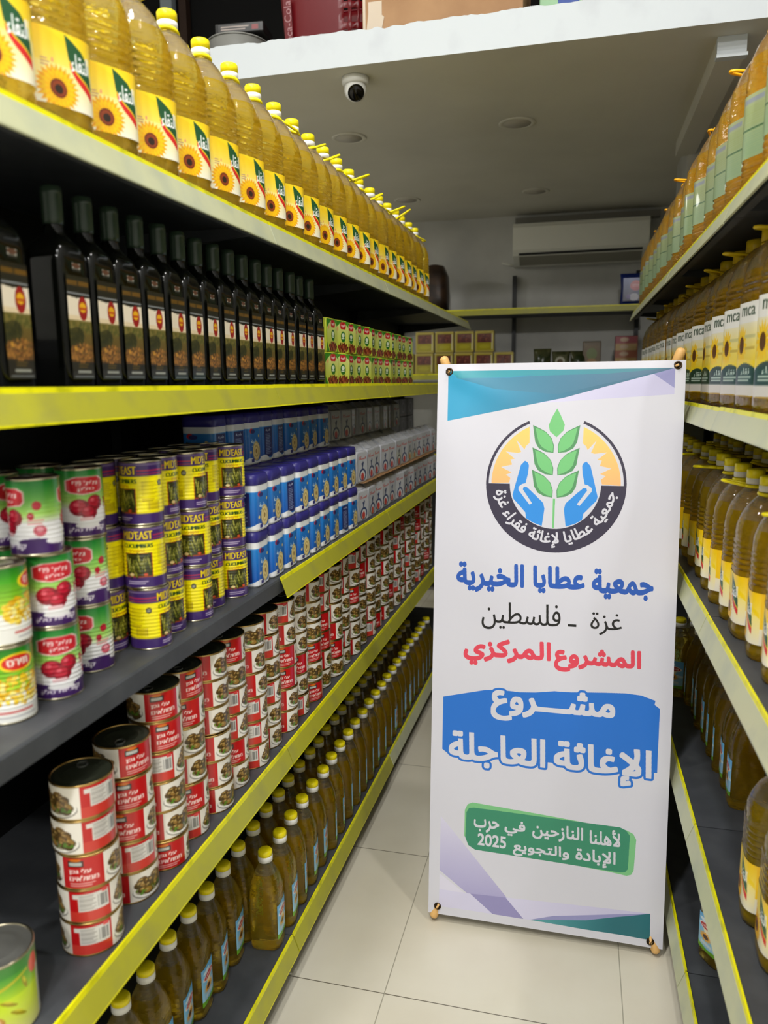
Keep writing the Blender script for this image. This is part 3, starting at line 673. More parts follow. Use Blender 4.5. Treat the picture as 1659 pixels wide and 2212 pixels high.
# white vacuum bricks
def brick_front():
    a = Art(34, 44, (.82, .83, .86)); a.text('نسكا', .16, .76, .84, .86, (.80, .25, .22), .02); a.ell(.52, .22, .34, .22, (.22, .28, .46)); a.ell(.52, .20, .24, .17, (.90, .90, .92)); a.ell(.5, .16, .15, .13, (.80, .25, .24))
    a.poly([(.40, .62), (.52, .42), (.64, .64), (.56, .70), (.5, .62)], (.20, .25, .42)); a.ell(.5, .50, .05, .08, (.25, .3, .45)); return a
def brick_side():
    a = Art(30, 40, (.82, .83, .85)); a.lines(.12, .12, .88, .86, 15, (.56, .57, .60)); a.rect(.15, .88, .5, .92, (.7, .4, .4)); return a
FOIL = mat('white_foil', (.84, .85, .88), .3, bump=.5, noise=(30, (.76, .77, .80), .4, .7)); 
brk = thing('vacuum_brick')
mb = MB(); nx, ny, nz = .036, .047, .108
mb.lathe([(.03, .001, 1), (.0425, 0, 1), (.0435, .003, 1), (.0438, .105, 1), (.0425, .108, 1), (.036, .1095, 1)], 48); mb.v = [(x*.86, y*1.12, z) for x, y, z in mb.v]
mb.build('foil_block', FOIL, brk)
link('label', wrap('label', brick_front(), face_x(.0385, -.042, .042, .006, .103), FILM), brk)
link('side_print', wrap('side_print', brick_side(), face_ny(-.0498, -.031, .031, .006, .103), FILM), brk)
mb = MB(); mb.add([(-.030, -.035, .1095), (.030, -.04, .1100), (.031, .036, .1105), (-.028, .04, .1095), (-.022, -.028, .122), (.004, -.030, .132), (.008, .026, .128), (-.020, .032, .121)],
                  [(0, 1, 5, 4), (1, 2, 6, 5), (2, 3, 7, 6), (3, 0, 4, 7), (4, 5, 6, 7), (3, 2, 1, 0)])
mb.build('folded_top', FOIL, brk)
# nut pouches
def pouch_art():
    a = Art(60, 62, (.86, .90, .42)); a.grad(.0, 1, (.80, .86, .22), (.90, .93, .62)); a.poly([(0, 1), (.55, 1), (.20, .84), (0, .70)], (.22, .56, .12)); a.poly([(.5, 1), (1, 1), (1, .80), (.8, .9)], (.30, .62, .14))
    a.poly([(.40, .80), (.45, .74), (.75, .74), (.80, .80), (.80, .92), (.74, .97), (.46, .97), (.40, .92)], (.78, .10, .14)); a.text('قهوة', .47, .80, .73, .92, (.97, .85, .83), .02)
    a.ell(.60, .50, .17, .17, (.14, .44, .14)); a.ell(.60, .55, .10, .07, (.90, .95, .85)); a.lines(.48, .42, .72, .48, 1, (.9, .95, .85)); a.ell(.2, .74, .06, .06, (.93, .72, .45))
    a.blobs(.58, .15, .36, .15, [(.45, .17, .09), (.56, .24, .12), (.36, .12, .07), (.66, .34, .2)], 110, .045, 2); a.poly([(0, 0), (.25, 0), (0, .30)], (.22, .56, .12)); return a
pou = thing('nut_pouch')
mb = MB(); mb.lathe([(.03, .001, 1), (.0435, 0, 1), (.0445, .004, 1), (.0445, .094, 1), (.040, .0985, .9), (.032, .0995, .8)], 48); mb.v = [(x*.62, y*.98, z) for x, y, z in mb.v]
mb.build('pouch_body', mat('lime_pouch_film', (.80, .86, .26), .3, bump=.2), pou)
link('label', wrap('label', pouch_art(), face_x(.0283, -.0425, .0425, .001, .0955), FILM), pou)
a = Art(24, 50, (.84, .88, .30)); a.rect(.3, .1, .7, .9, (.92, .93, .80)); a.lines(.34, .3, .66, .86, 8, (.5, .55, .3)); a.bars(.34, .14, .66, .24, 6, (.2, .2, .2))
link('side_print', wrap('side_print', a, face_ny(-.0440, -.024, .024, .002, .094), FILM), pou)

# ------------------------------------------------------------------ goods: placing
J = lambda s: random.uniform(-s, s)
def turn_handle(o, rz, up=0.):
    for c in o.children:
        if c.name.startswith('handle'): c.rotation_euler = (0, up, rz)
# left top: sunflower oil, two rows
UP = {2: -.55, 3: -.5, 10: -.3, 11: -.35, 13: -.3, 15: -.35, 17: -.3, 18: -.5}
for i in range(22):
    o = put(sun, at('L', .925+.1262*i+J(.003), .072+J(.003), LZ[0]-.0045), ROT['L']+math.radians(-20+J(7)), f'sunflower oil bottle above the olive oil, front row, {ORD[i]} from the near end', 'oil bottle', 'sunflower oil on the top shelf')
    turn_handle(o, J(.5)+(1.1 if i in UP else 1.9), UP.get(i, .22+J(.1)))
for i in range(22):
    o = put(sun, at('L', .955+.1262*i+J(.006), .200+J(.004), LZ[0]-.0045), ROT['L']+math.radians(-15+J(12)), f'sunflower oil bottle above the olive oil, back row, {ORD[i]} from the near end', 'oil bottle', 'sunflower oil on the top shelf')
    turn_handle(o, J(3), J(.15))
# olive oil
for i in range(17):
    u = .893 if i == 0 else 1.027+.0717*(i-1)
    put(olv, at('L', u, .054+J(.003), LZ[1]-.0045), ROT['L']+math.radians(J(2.5)), f'dark square olive oil bottle with a grove label, {ORD[i]} from the near end', 'olive oil bottle', 'olive oil bottles')
# nut pouches, two tiers
for k in range(2):
    for i in range(12):
        put(pou, at('L', 2.225+.0945*i+.012*k, .055+J(.004)+.004*k, LZ[1]-.0045+.1*k), ROT['L']+math.radians(J(5)-(12 if i % 3 == 1 else 4)), f'lime green nut pouch past the olive oil, {("lower", "upper")[k]} tier, {ORD[i]} from the bottles', 'pouch', 'nut pouches')
Z3 = LZ[2]-.0045
# corn
for k in range(2):
    put(corn, at('L', .882+.003*k, .082, Z3+.1142*k), math.radians((-116, -62)[k]), f'green and yellow sweetcorn can beside the beetroot, {("bottom", "top")[k]} of its stack', 'can', 'sweetcorn cans')
# beetroot: two front stacks of three, one stack behind
bt = 0
for s, (u, d, nm) in enumerate(((.972, .070, 'nearer front stack'), (1.085, .088, 'farther front stack'), (.985, .168, 'stack behind the front ones'), (1.10, .172, 'rear stack next to the cucumbers'))):
    for k in range(3):
        du = (-.018 if k == 2 else 0) if s == 0 else 0
        put(beet, at('L', u+du+J(.002), d, Z3+.1142*k), math.radians((-128, -122, -205, -176, -166, -122, 20, 60, 100, -140, 40, -110)[s*3+k]), f'beetroot can, {("bottom", "middle", "top")[k]} of the {nm}', 'can', 'beetroot cans')
# cucumbers
cs = [(1.205+.0865*i, .052+(.016 if i % 2 else 0), ORD[i]+' front') for i in range(5)]+[(1.172, .118, 'rear left-most')]+[(1.262+.0865*i, .138, ORD[i]+' rear') for i in range(5)]
for s, (u, d, nm) in enumerate(cs):
    nm = nm.replace('rear left-most', 'set-back first')
    for k in range(3):
        put(cuc, at('L', u+J(.003), d+J(.003), Z3+.1142*k), math.radians((130, -130, -160, -80, -60, -50, 140, -110, 125, -120, -70, -130, 80, -105, -95)[(s*3+k) % 15]+J(8)), f'yellow and purple cucumber can, {("bottom", "middle", "top")[k]} of the {nm} stack', 'can', 'cucumber cans')
# tahini tubs
for i in range(9):
    for k in range(2):
        put(tub, at('L', 1.648+.0915*i, .055+J(.003), Z3+.1340*k), ROT['L']+math.radians((0, 180)[(i*3+k) % 7 == 3]+J(4)+(90 if (i*2+k) % 9 == 5 else 0)), f'blue tahini tub in the front row, {("lower", "upper")[k]} tier, {ORD[i]} from the cucumbers', 'tub', 'tahini tubs')
for i in range(9):
    for k in range(3):
        put(tub, at('L', 1.640+.0925*i, .150+J(.004), Z3+.1340*k), ROT['L']+math.radians((90 if i in (0, 1, 3, 4) and k == 2 else 0)+J(5)), f'blue tahini tub in the back row, {("lowest", "middle", "top")[k]} tier, {ORD[i]} from the cucumbers', 'tub', 'tahini tubs')
# vacuum bricks with a card sheet between the tiers
for i in range(13):
    for k in range(2):
        put(brk, at('L', 2.520+.106*i+.01*k, .060+J(.005)+.008*k, Z3+.1335*k), ROT['L']+math.radians(J(5)-5), f'white vacuum brick, front row {("under", "on")[k]} the card sheet, {ORD[i]} from the tubs', 'pack', 'white vacuum bricks')
for i in range(10):
    for k in range(3):
        put(brk, at('L', 2.56+.112*i, .205+J(.01), Z3+.1335*k), ROT['L']+math.radians(J(8)), f'white vacuum brick, back row, {("lowest", "middle", "top")[k]} tier, {ORD[i]} from the tubs', 'pack', 'white vacuum bricks')
mb = MB(); k0 = .1318
mb.box(-.09, -.66, k0, .040, .66, k0+.0014)
sh = mb.build('card_sheet', mat('brown_card', (.66, .50, .34), .8)); sh.location = at('L', 3.17, .055, Z3); sh.rotation_euler = (0, 0, ROT['L']); tag(sh, 'thin brown card sheet lying between two tiers of white vacuum bricks', 'card sheet')
# dark boxes at the far end
def dark_box_art():
    a = Art(30, 24, (.20, .17, .24)); a.ell(.5, .5, .22, .30, (.45, .43, .50)); a.ell(.5, .5, .16, .22, (.20, .17, .24)); a.rect(.1, .05, .9, .12, (.32, .16, .2)); a.rect(.3, .85, .7, .92, (.4, .38, .45)); return a
dbx = thing('dark_carton'); MB().box(-.05, -.085, 0, .05, .085, .096).build('carton_body', mat('dark_violet_card', (.17, .15, .20), .5), dbx, bevel=.002)
link('front_print', wrap('front_print', dark_box_art(), face_x(.0506, -.083, .083, .002, .094), PRINT), dbx)
for i in range(4):
    for k in range(4):
        put(dbx, at('L', 3.80+.176*i, .315, Z3+.0965*k), ROT['L'], f'dark violet carton behind the vacuum bricks, {("lowest", "second", "third", "top")[k]} tier, {ORD[i]} column', 'carton', 'dark cartons')
# stuffed vine leaf cans: stacks of six along the shelf
Z4 = LZ[3]-.0045; spins = {}
for i in range(28):
    n = 5 if i < 2 else 6; u = (.992, 1.118)[i] if i < 2 else 1.118+.0995*(i-1); d = (.057, .066)[i] if i < 2 else .062+(.004 if i % 2 else -.002)
    for k in range(n):
        va = math.degrees(math.atan2(-u, .75)) if i < 2 else -30   # which part of the print looks at the aisle's near end
        if i == 0: f = (.62, .62, .14, .52, .52)[k]
        elif i == 1: f = (.22, .53, .12, .08, .02)[k]
        elif i == 3: f = (.70, .16, .28, .29, .15, .06)[k]
        else: f = (.28, .265, .30, .70, .25, .275, .24, .715, .26, .34, .12, .255, .72, .285, .16)[(i*7+k*4+(k*k*i) % 11) % 15]
        sp = va-360*f+J(5)
        top = k == n-1
        put(dolt if top else dol, at('L', u+J(.0015), d+J(.0015), Z4+.0599*k), math.radians(sp), f'red and white stuffed vine leaf can, {ORD[k]} up in the {ORD[i]} stack', 'can', 'stuffed vine leaf cans')
put(big, at('L', .812, .083, Z4), math.radians(-108), 'large green bean can with steel lid, nearest on the vine leaf shelf', 'can', None)
# litre bottles on the base shelf
Z5 = LZ[4]-.0045
for i in range(24):
    put(lit, at('L', 1.668+.0885*i, .050+J(.003), Z5), ROT['L']+math.radians(J(6)+13), f'small oil bottle with yellow cap on the bottom shelf, {ORD[i]} of the front row', 'oil bottle', 'small oil bottles on the bottom shelf')
for i in range(29):
    put(lit, at('L', 1.1505+.0885*i+J(.005), .134+J(.003), Z5), ROT['L']+math.radians(J(9)+11), f'small oil bottle with yellow cap on the bottom shelf, {ORD[i]} of the rear row', 'oil bottle', 'small oil bottles on the bottom shelf')

# right side
for i in range(17):
    o = put(amb, at('R', 1.572+.166*i, .088+J(.004), RZ[0]-.0045), ROT['R']+math.radians(22+J(10)), f'amber oil bottle with pale green label on the top shelf, {ORD[i]} from the near end', 'oil bottle', 'amber oil bottles')
    turn_handle(o, 2.6+J(.6) if i % 3 else .3+J(.4), -.35 if i in (1, 2) else J(.1))
for i in range(16):
    o = put(gol, at('R', 1.526+.166*i, .092+J(.004), RZ[1]-.0045), ROT['R']+math.radians(9+J(7)), f'golden oil bottle below the amber ones, {ORD[i]} from the near end', 'oil bottle', 'golden oil bottles')
    turn_handle(o, J(.8)+(.2 if i % 2 else 3.), J(.08))
for i in range(14):
    o = put(sun, at('R', 1.4275+.1275*i, .082+J(.004), RZ[2]-.0045), ROT['R']+math.radians(-8+J(9)), f'sunflower oil bottle below the golden bottles, front row, {ORD[i]} from the near end', 'oil bottle', 'sunflower oil opposite the cans')
    turn_handle(o, J(1.)+(0 if i % 3 == 0 else 2.5), J(.1))
for i in range(14):
    o = put(sun, at('R', 1.36+.1275*i, .212+J(.005), RZ[2]-.0045), ROT['R']+math.radians(-5+J(10)), f'sunflower oil bottle below the golden bottles, back row, {ORD[i]} from the near end', 'oil bottle', 'sunflower oil opposite the cans')
    turn_handle(o, J(3), J(.1))
ZR4, ZR5 = RZ[3]-.0045, RZ[4]-.0045
for i, (u, d) in enumerate(((1.50, .095), (1.375, .10), (1.25, .10))):
    put(sun, at('R', u, d, ZR4), ROT['R']+math.radians(-4+J(8)), f'large sunflower oil bottle on the second lowest shelf beyond the joint, {ORD[i]} of three', 'oil bottle', 'sunflower oil on the lower shelf')
for i in range(10):
    put(lit, at('R', 1.925+.0885*i, .128+J(.004)-.002*i, ZR4), ROT['R']+math.radians(-9+J(6)), f'small blue-labelled oil bottle beside the banner on the lower shelf, {ORD[i]} from the large bottles', 'oil bottle', 'small oil bottles behind the banner')
put(lit, at('R', 2.62, .058, ZR4), ROT['R']+math.radians(60), 'lone small oil bottle at the front of the lower shelf beside the banner', 'oil bottle', 'small oil bottles behind the banner')
for i, (u, d) in enumerate(((1.86, .082),)):
    put(lit, at('R', u, d, ZR5), ROT['R']+math.radians(30), ('small oil bottle on the bottom shelf beside the banner foot', 'small oil bottle on the bottom shelf, past the unit joint', 'small oil bottle on the bottom shelf, nearest the camera')[i], 'oil bottle', 'small oil bottles on the base shelf')

# ------------------------------------------------------------------ back of the shop
t = thing('back_shelving_unit', 'dim shelving across the back wall with yellow-edged shelves', 'shelving unit', None, (-.35, 5.62, 0))
for x in (-.15, .74, -1.04): MB().box(x-.015, .42, 0, x+.015, .46, 2.36).build('upright_post', POST, t)
for z, y0 in ((2.085, .0), (1.635, -.04), (1.05, -.04), (.15, -.04)):
    sh = MB().box(-1.35, y0+.012, z-.036, .76, .42, z-.004).build('shelf', METAL, t)
    mb = MB(); mb.box(-1.35, y0, z-.042, .76, y0+.010, z, 0); mb.box(-1.35, y0-.002, z-.008, .76, y0+.002, z+.001, 1); mb.build('price_rail', [RAILF, RAILY], sh)
MB().box(-1.35, .44, .02, .76, .45, .9).build('back_panel', METALB, t)
def packet_art():
    a = Art(34, 36, (.68, .62, .25)); a.rect(.08, .06, .92, .94, (.60, .56, .06)); a.rect(.10, .45, .9, .90, (.36, .17, .13)); a.blobs(.5, .68, .34, .18, [(.30, .12, .10), (.40, .18, .14), (.48, .26, .18)], 40, .06, 3)
    a.ell(.5, .25, .3, .1, (.66, .62, .1)); a.rect(.90, .1, .94, .9, (.85, .84, .7)); return a
pk = thing('snack_packet'); MB().box(-.069, -.03, 0, .069, .03, .152).build('packet_body', mat('clear_yellow_film', (.66, .60, .34), .2, bump=.3), pk, bevel=.008)
link('front_print', wrap('front_print', packet_art(), face_ny(-.0306, -.063, .063, .008, .144), FILM), pk)
for i in range(6):
    put(pk, (-1.255+.1448*i, 5.63, 1.6315), math.radians(J(3)), f'yellow and brown snack packet on the back shelf, lower row, {ORD[i]} from the oil', 'packet', 'snack packets on the back shelf')
for i in range(4):
    put(pk, (-1.106+.1455*i, 5.635, 1.7837), math.radians(J(3)), f'yellow and brown snack packet on the back shelf, upper row, {ORD[i]} from the oil', 'packet', 'snack packets on the back shelf')
DKG = mat('dark_green_bag_film', (.16, .20, .10), .25, bump=.4, noise=(14, (.30, .30, .18), .45, .6))
def bag(name, lab, x, y, z, wd, h, m, tilt=0, badge=None):
    t = thing(name, lab, 'bag', None, (x, y, z), tilt)
    mb = MB(); n = 9
    v = []; f = []
    for j in range(n):
        q = j/(n-1); th = .045*math.sin(PI*min(1, q*.92+.12))**.7*(1-.8*max(0, q-.8)/.2); ww = wd/2*(1-.10*math.sin(PI*q))
        for i in range(n):
            s = i/(n-1)*2-1; v.append((ww*s, -th*(1-s*s*.85), h*q)); 
    for j in range(n):
        q = j/(n-1); th = .045*math.sin(PI*min(1, q*.92+.12))**.7*(1-.8*max(0, q-.8)/.2); ww = wd/2*(1-.10*math.sin(PI*q))
        for i in range(n):
            s = i/(n-1)*2-1; v.append((ww*s, th*(1-s*s*.85), h*q))
    N = n*n
    for j in range(n-1):
        for i in range(n-1):
            k = j*n+i; f.append((k, k+1, k+n+1, k+n)); f.append((N+k, N+k+n, N+k+n+1, N+k+1))
    for i in range(n-1): f.append((i, N+i, N+i+1, i+1)); k = (n-1)*n+i; f.append((k, k+1, N+k+1, N+k))
    for j in range(n-1): k = j*n; f.append((k, k+n, N+k+n, N+k)); k += n-1; f.append((k, N+k, N+k+n, k+n))
    mb.add(v, f, 0, True); mb.build('bag_body', m, t)
    if badge is not None: link('front_print', wrap('front_print', badge, lambda U, V: (wd*.74*(U-.5), -.0475-.0*U, h*(.14+.7*V)), FILM), t)
    return t
a = Art(24, 24, (.26, .27, .14)); a.ell(.5, .55, .34, .3, (.62, .62, .56)); a.ell(.5, .5, .2, .2, (.30, .24, .14))
bag('dark_bag', 'dark green snack bag slumped on the back shelf, first from the packets', -.265, 5.68, 1.6315, .13, .170, DKG, -.2)
bag('dark_bag', 'dark green snack bag with pale round print, middle of the back shelf', -.135, 5.67, 1.6315, .13, .150, DKG, -.1, a)
bag('dark_bag', 'dark green snack bag leaning beside the upright pack', -.015, 5.68, 1.6315, .12, .150, DKG, .25)
a = Art(24, 36, (.34, .26, .14)); a.rect(.1, .1, .9, .9, (.38, .30, .16)); a.ell(.5, .6, .3, .2, (.36, .42, .16)); a.ell(.5, .3, .28, .15, (.55, .4, .2))
t = thing('upright_pack', 'brown and green upright pack among the dark bags', 'pack', None, (.075, 5.70, 1.6315)); MB().box(-.062, -.03, 0, .062, .03, .215).build('pack_body', mat('brown_pack', (.32, .26, .15), .4), t, bevel=.004); link('front_print', wrap('front_print', a, face_ny(-.0306, -.058, .058, .01, .205), FILM), t)
a = Art(30, 40, (.55, .30, .22))
for i, c in enumerate(((.60, .22, .22), (.62, .50, .24), (.56, .30, .18), (.66, .55, .35), (.55, .2, .24))): a.rect(0, i*.2, .95, i*.2+.19, c); a.ell(.4, i*.2+.1, .2, .06, (.7, .6, .5))
t = thing('stacked_box', 'red and yellow striped boxes beside the post on the back shelf', 'box', None, (.305, 5.70, 1.6315)); MB().box(-.075, -.05, 0, .075, .05, .245).build('box_body', mat('dull_red_card', (.46, .20, .22), .5), t, bevel=.003); link('front_print', wrap('front_print', a, face_ny(-.0506, -.073, .073, .005, .24), PRINT), t)
a = Art(36, 46, (.06, .14, .42)); a.grad(0, 1, (.05, .08, .30), (.07, .25, .60)); a.ell(.68, .66, .30, .22, (.74, .16, .24)); a.lines(.5, .6, .9, .72, 2, (.9, .75, .78)); a.ell(.62, .18, .25, .16, (.72, .72, .78)); a.ell(.3, .2, .12, .1, (.4, .3, .6))
bag('detergent_bag', 'blue bag with red oval print on the upper back shelf by the amber bottles', .33, 5.74, 2.0815, .16, .22, mat('blue_bag_film', (.06, .14, .42), .25, bump=.3), 0, a)
t = thing('brown_sack', 'brown rounded sack standing behind the last sunflower oil bottle', 'sack', None, (-1.06, 5.76, 2.0815)); mb = MB(); mb.lathe([(.06, 0, .3), (.10, .01, .4), (.105, .10, .4), (.10, .26, .3), (.07, .33, .2), (.02, .345, 0)], 24); mb.build('sack_body', mat('brown_sack_film', (.25, .17, .11), .4, bump=.4, noise=(12, (.16, .11, .08), .45, .6)), t)
# air conditioner
t = thing('air_conditioner', 'white split air conditioner on the back wall with open vent', 'air conditioner', None, (-.03, 6.1, 2.42))
ACW = mat('ac_white_plastic', (.93, .93, .89), .3)
MB().prism([(.0, .0), (-.09, .0), (-.20, .06), (-.215, .09), (-.215, .26), (-.20, .285), (-.03, .30), (.0, .30)], -.475, .475).build('casing', ACW, t)
mb = MB().prism([(-.217, .09), (-.222, .10), (-.222, .255), (-.217, .262)], -.472, .472); mb.build('front_panel', ACW, t)
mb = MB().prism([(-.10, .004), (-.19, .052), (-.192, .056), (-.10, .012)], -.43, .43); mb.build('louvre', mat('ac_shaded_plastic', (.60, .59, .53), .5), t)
mb = MB().box(-.216, -.43, .062, -.19, .43, .076); mb.build('air_slot', mat('dark_slot', (.07, .07, .065), .6), t)
for c in t.children: pass
t.rotation_euler = (0, 0, PI/2)
mb = MB(); mb.tube([(-.52, 6.09, 2.44), (-.56, 6.09, 2.45), (-.60, 6.092, 2.46)], .008); o = mb.build('ac_pipe', ACW); tag(o, 'short pale pipe stub beside the air conditioner vent', 'pipe')
mb = MB().box(-.50, 6.02, 2.725, .52, 6.1, 2.77); o = mb.build('cable_duct', mat('grey_duct', (.50, .49, .46), .6)); tag(o, 'dark grey cable duct on the wall above the air conditioner', 'duct')
# things on the loft
CARD = mat('brown_carton', (.68, .53, .38), .75, noise=(5, (.62, .47, .33), .4, .7))
t = thing('cardboard_carton', 'large brown cardboard box with torn tape on the loft edge', 'box', None, (-.565, 3.40, 2.915))
MB().box(-.315, -.20, 0, .315, .20, .32).build('box_body', CARD, t, bevel=.004)
mb = MB(); mb.box(-.29, -.2012, .04, -.235, -.2003, .14); mb.box(-.312, -.2012, .0, -.302, -.2003, .3); mb.add([(-.30, -.203, .02), (-.24, -.203, .015), (-.225, -.203, .08), (-.285, -.203, .13)], [(0, 1, 2, 3)]); mb.build('tape_strip', mat('clear_tape', (.82, .76, .68), .12), t)
RC = mat('dark_red_plastic', (.40, .02, .06), .35)
t = thing('red_crate', 'dark red plastic basket with slotted end and faded white writing on the loft', 'basket', None, (-1.08, 3.44, 2.915))
mb = MB(); n = 26
# flaring basket wall with a slot pattern at one end
W0, W1, D0, D1, HH = .185, .205, .13, .16, .30
def crate_pt(q, z): 
    k = z/HH; return ((W0+(W1-W0)*k)*math.copysign(abs(math.cos(q))**.45, math.cos(q)), (D0+(D1-D0)*k)*math.copysign(abs(math.sin(q))**.45, math.sin(q)), z)
n = 64; zs = np.linspace(.0, HH, 13); v = []; f = []
for z in zs:
    for i in range(n): v.append(crate_pt(2*PI*i/n, float(z)))
for j in range(12):
    for i in range(n):
        if 2 <= j <= 9 and j % 3 != 1 and (50 <= i <= 58) and i % 3 != 0: continue
        f.append((j*n+i, j*n+(i+1) % n, (j+1)*n+(i+1) % n, (j+1)*n+i))
f.append(list(range(n-1, -1, -1))); mb.add(v, f, 0, True)
o = mb.build('basket_wall', RC, t); so = o.modifiers.new('thick', 'SOLIDIFY'); so.thickness = .004; so.use_even_offset = False
mb = MB(); mb.tube([crate_pt(2*PI*i/n, HH) for i in range(n)], .007, 8, closed=True); mb.build('rim', RC, t)
a = Art(20, 90, (.40, .03, .07)); q = [np.stack([1-p[:, 1], p[:, 0]], 1)*[a.W*.8, a.H*.9]+[a.W*.1, a.H*.05] for p in text_polys('Coca-Cola', False)]; a.m(winding(q, a.W, a.H), (.66, .52, .53))
link('side_print', wrap('side_print', a, lambda U, V: (-.160+.035*U, -.1485-.022*V, .03+.20*V), PRINT), t)
t = thing('cooking_pot', 'grey enamel pot with lid lying on the loft edge', 'pot', None, (-1.46, 3.30, 2.915))
GP = mat('grey_enamel', (.52, .52, .50), .4)
MB().lathe([(.09, .0), (.115, .01), (.122, .04), (.126, .080), (.128, .084)], 40).build('pot_body', GP, t)
MB().lathe([(.132, .084), (.130, .090), (.10, .100), (.05, .104), (.001, .105)], 40).build('pot_lid', GP, t)
a = Art(40, 14, (.16, .16, .16)); a.lines(.08, .15, .75, .85, 2, (.6, .55, .52)); a.rect(.8, .2, .95, .8, (.5, .2, .2))
t = thing('plastic_tray', 'dark translucent box with small print resting on the grey pot', 'box', None, (-1.43, 3.30, 3.022), .1)
MB().box(-.105, -.07, 0, .105, .07, .04).build('tray_body', mat('smoky_plastic', (.12, .12, .12), .25), t, bevel=.004); link('front_print', wrap('front_print', a, face_ny(-.0706, -.09, .09, .004, .034), PRINT), t)
t = thing('green_carton', 'pale green box with blue print at the loft edge beside the carton', 'box', None, (-.145, 3.40, 2.915))
MB().box(-.05, -.1, 0, .11, .1, .25).build('box_body', mat('pale_green_card', (.62, .78, .62), .6), t, bevel=.003); MB().box(.02, -.1015, .01, .1, -.1003, .2).build('front_print', mat('blue_print', (.15, .28, .60), .5), t)
t = thing('door_frame', 'pale upright post and brown strip far back on the dark loft', 'post', None, (-2.62, 4.93, 2.915))
MB().box(-.08, -.03, 0, .0, .03, 1.6).build('pale_post', mat('pale_grey_paint', (.62, .66, .68), .6), t); MB().box(.05, -.03, 0, .10, .03, 1.6).build('brown_strip', mat('dark_brown_wood', (.22, .15, .11), .6), t)

# ------------------------------------------------------------------ banner stand
BL = Vector((-.388, 2.0, .028)); EX = Vector((1, 0, 0)); EY = Vector((0, .16, 1.594)).normalized(); EN = EX.cross(EY); 
if EN.y > 0: EN = -EN
BWID, BHGT, NU, NV, PXC = .655, 1.602, 66, 150, .04
def sag(u, v):
    """gentle waves of the stretched sheet, metres"""
    d = -.0035*math.sin(PI*u/BWID)*math.sin(PI*v/BHGT)
    for cu, cv, du, dv, q in ((.033, 1.581, .90, -.43, .006), (.635, 1.589, -.95, -.3, .002), (.028, .024, .7, .7, .002), (.622, .02, -.7, .7, .0025)):
        x, y = u-cu, v-cv; al = x*du+y*dv; pe = -x*dv+y*du
        if al > 0: d += q*math.exp(-(pe/(.02+.12*al))**2)*math.exp(-al/.16)*min(1, al/.03)
    d += .0016*math.sin(u*31+1.3)*math.exp(-((BWID-u)/.12)**2)+.0012*math.sin(u*28)*math.exp(-(u/.10)**2)+.0006*math.sin(v*19+u*6)
    return d
def bpt(u, v, off=0): return BL+EX*u+EY*v+EN*(sag(u, v)+off)
# the print is laid out in banner centimetres on a fine grid of ink numbers
BW, BH = round(65.5/PXC), round(160.2/PXC); ink = np.zeros((BH, BW), np.uint8); INKS = [lambda u, v: (.80, .80, .84)]
def new_ink(c): INKS.append(c if callable(c) else (lambda u, v: c)); return len(INKS)-1
def paint(polys, m):
    for p in polys:
        q = np.array(p, float)/PXC; lo = np.floor(q.min(0)).astype(int).clip(0); hi = np.ceil(q.max(0)).astype(int)
        hi = np.minimum(hi, (BW, BH)); k = winding([q-lo], hi[0]-lo[0], hi[1]-lo[1]); ink[lo[1]:hi[1], lo[0]:hi[0]][k] = m
def wtext(t, x0, y0, x1, y1, m, rx=0., ry=0., square=False, halo=None):
    pad = 1.2; a, b = rx, ry
    P = [(p*[x1-x0-2*a, y1-y0-2*b]+[a+pad, b+pad])/PXC for p in text_polys(t)] if t != '2025' else [(p*[x1-x0-2*a, y1-y0-2*b]+[a+pad, b+pad])/PXC for p in text_polys(t, False)]
    W, H = math.ceil((x1-x0+2*pad)/PXC), math.ceil((y1-y0+2*pad)/PXC)
    k = dilate(winding(P, W, H), round(rx/PXC), round(ry/PXC), square); c0, r0 = round((x0-pad)/PXC), round((y0-pad)/PXC)
    def put_(k, m):
        rr, cc = np.nonzero(k); rr += r0; cc += c0; g = (rr >= 0) & (rr < BH) & (cc >= 0) & (cc < BW); ink[rr[g], cc[g]] = m
    if halo: put_(dilate(k, round(.62/PXC), round(.62/PXC)), halo)
    put_(k, m)
def mixed(a, b, f): return lambda u, v: tuple(x+(y-x)*min(1, max(0, f(u, v))) for x, y in zip(a, b))
WH = 0
TEAL1 = new_ink(mixed((.20, .60, .76), (.24, .42, .52), lambda u, v: (u-8)/34+(150-v)*.012)); TEAL2 = new_ink(mixed((.20, .58, .64), (.26, .48, .54), lambda u, v: (u-20)/40))
TEAL3 = new_ink(mixed((.23, .52, .64), (.30, .42, .52), lambda u, v: (u-10)/50))
LAV1 = new_ink(mixed((.80, .79, .89), (.74, .73, .85), lambda u, v: (u-30)/30)); LAV2 = new_ink((.56, .56, .74)); LAV3 = new_ink((.83, .82, .89)); LAV4 = new_ink((.56, .54, .72)); LAV5 = new_ink(mixed((.62, .60, .77), (.82, .81, .89), lambda u, v: (v-4)/26))
paint([[(25.5, 149.1), (62.9, 151.4), (62.9, 158.0), (45, 156)]], LAV1); paint([[(55.8, 158.0), (62.9, 158.1), (62.9, 153.0)]], LAV2)
paint([[(3.0, 158.3), (3.0, 144.4), (34.5, 150.6), (62.9, 158.2)]], TEAL1)
paint([[(5, 156.4), (16, 153.2), (33, 151.6), (62.9, 158.2), (36, 157.4), (20, 156.2)]], TEAL3)
paint([[(3.0, 158.3), (40, 158.25), (20, 156.4), (6, 156.2)], [(36, 158.25), (62.9, 158.25), (46, 157.0), (24, 156.6)]], TEAL2)
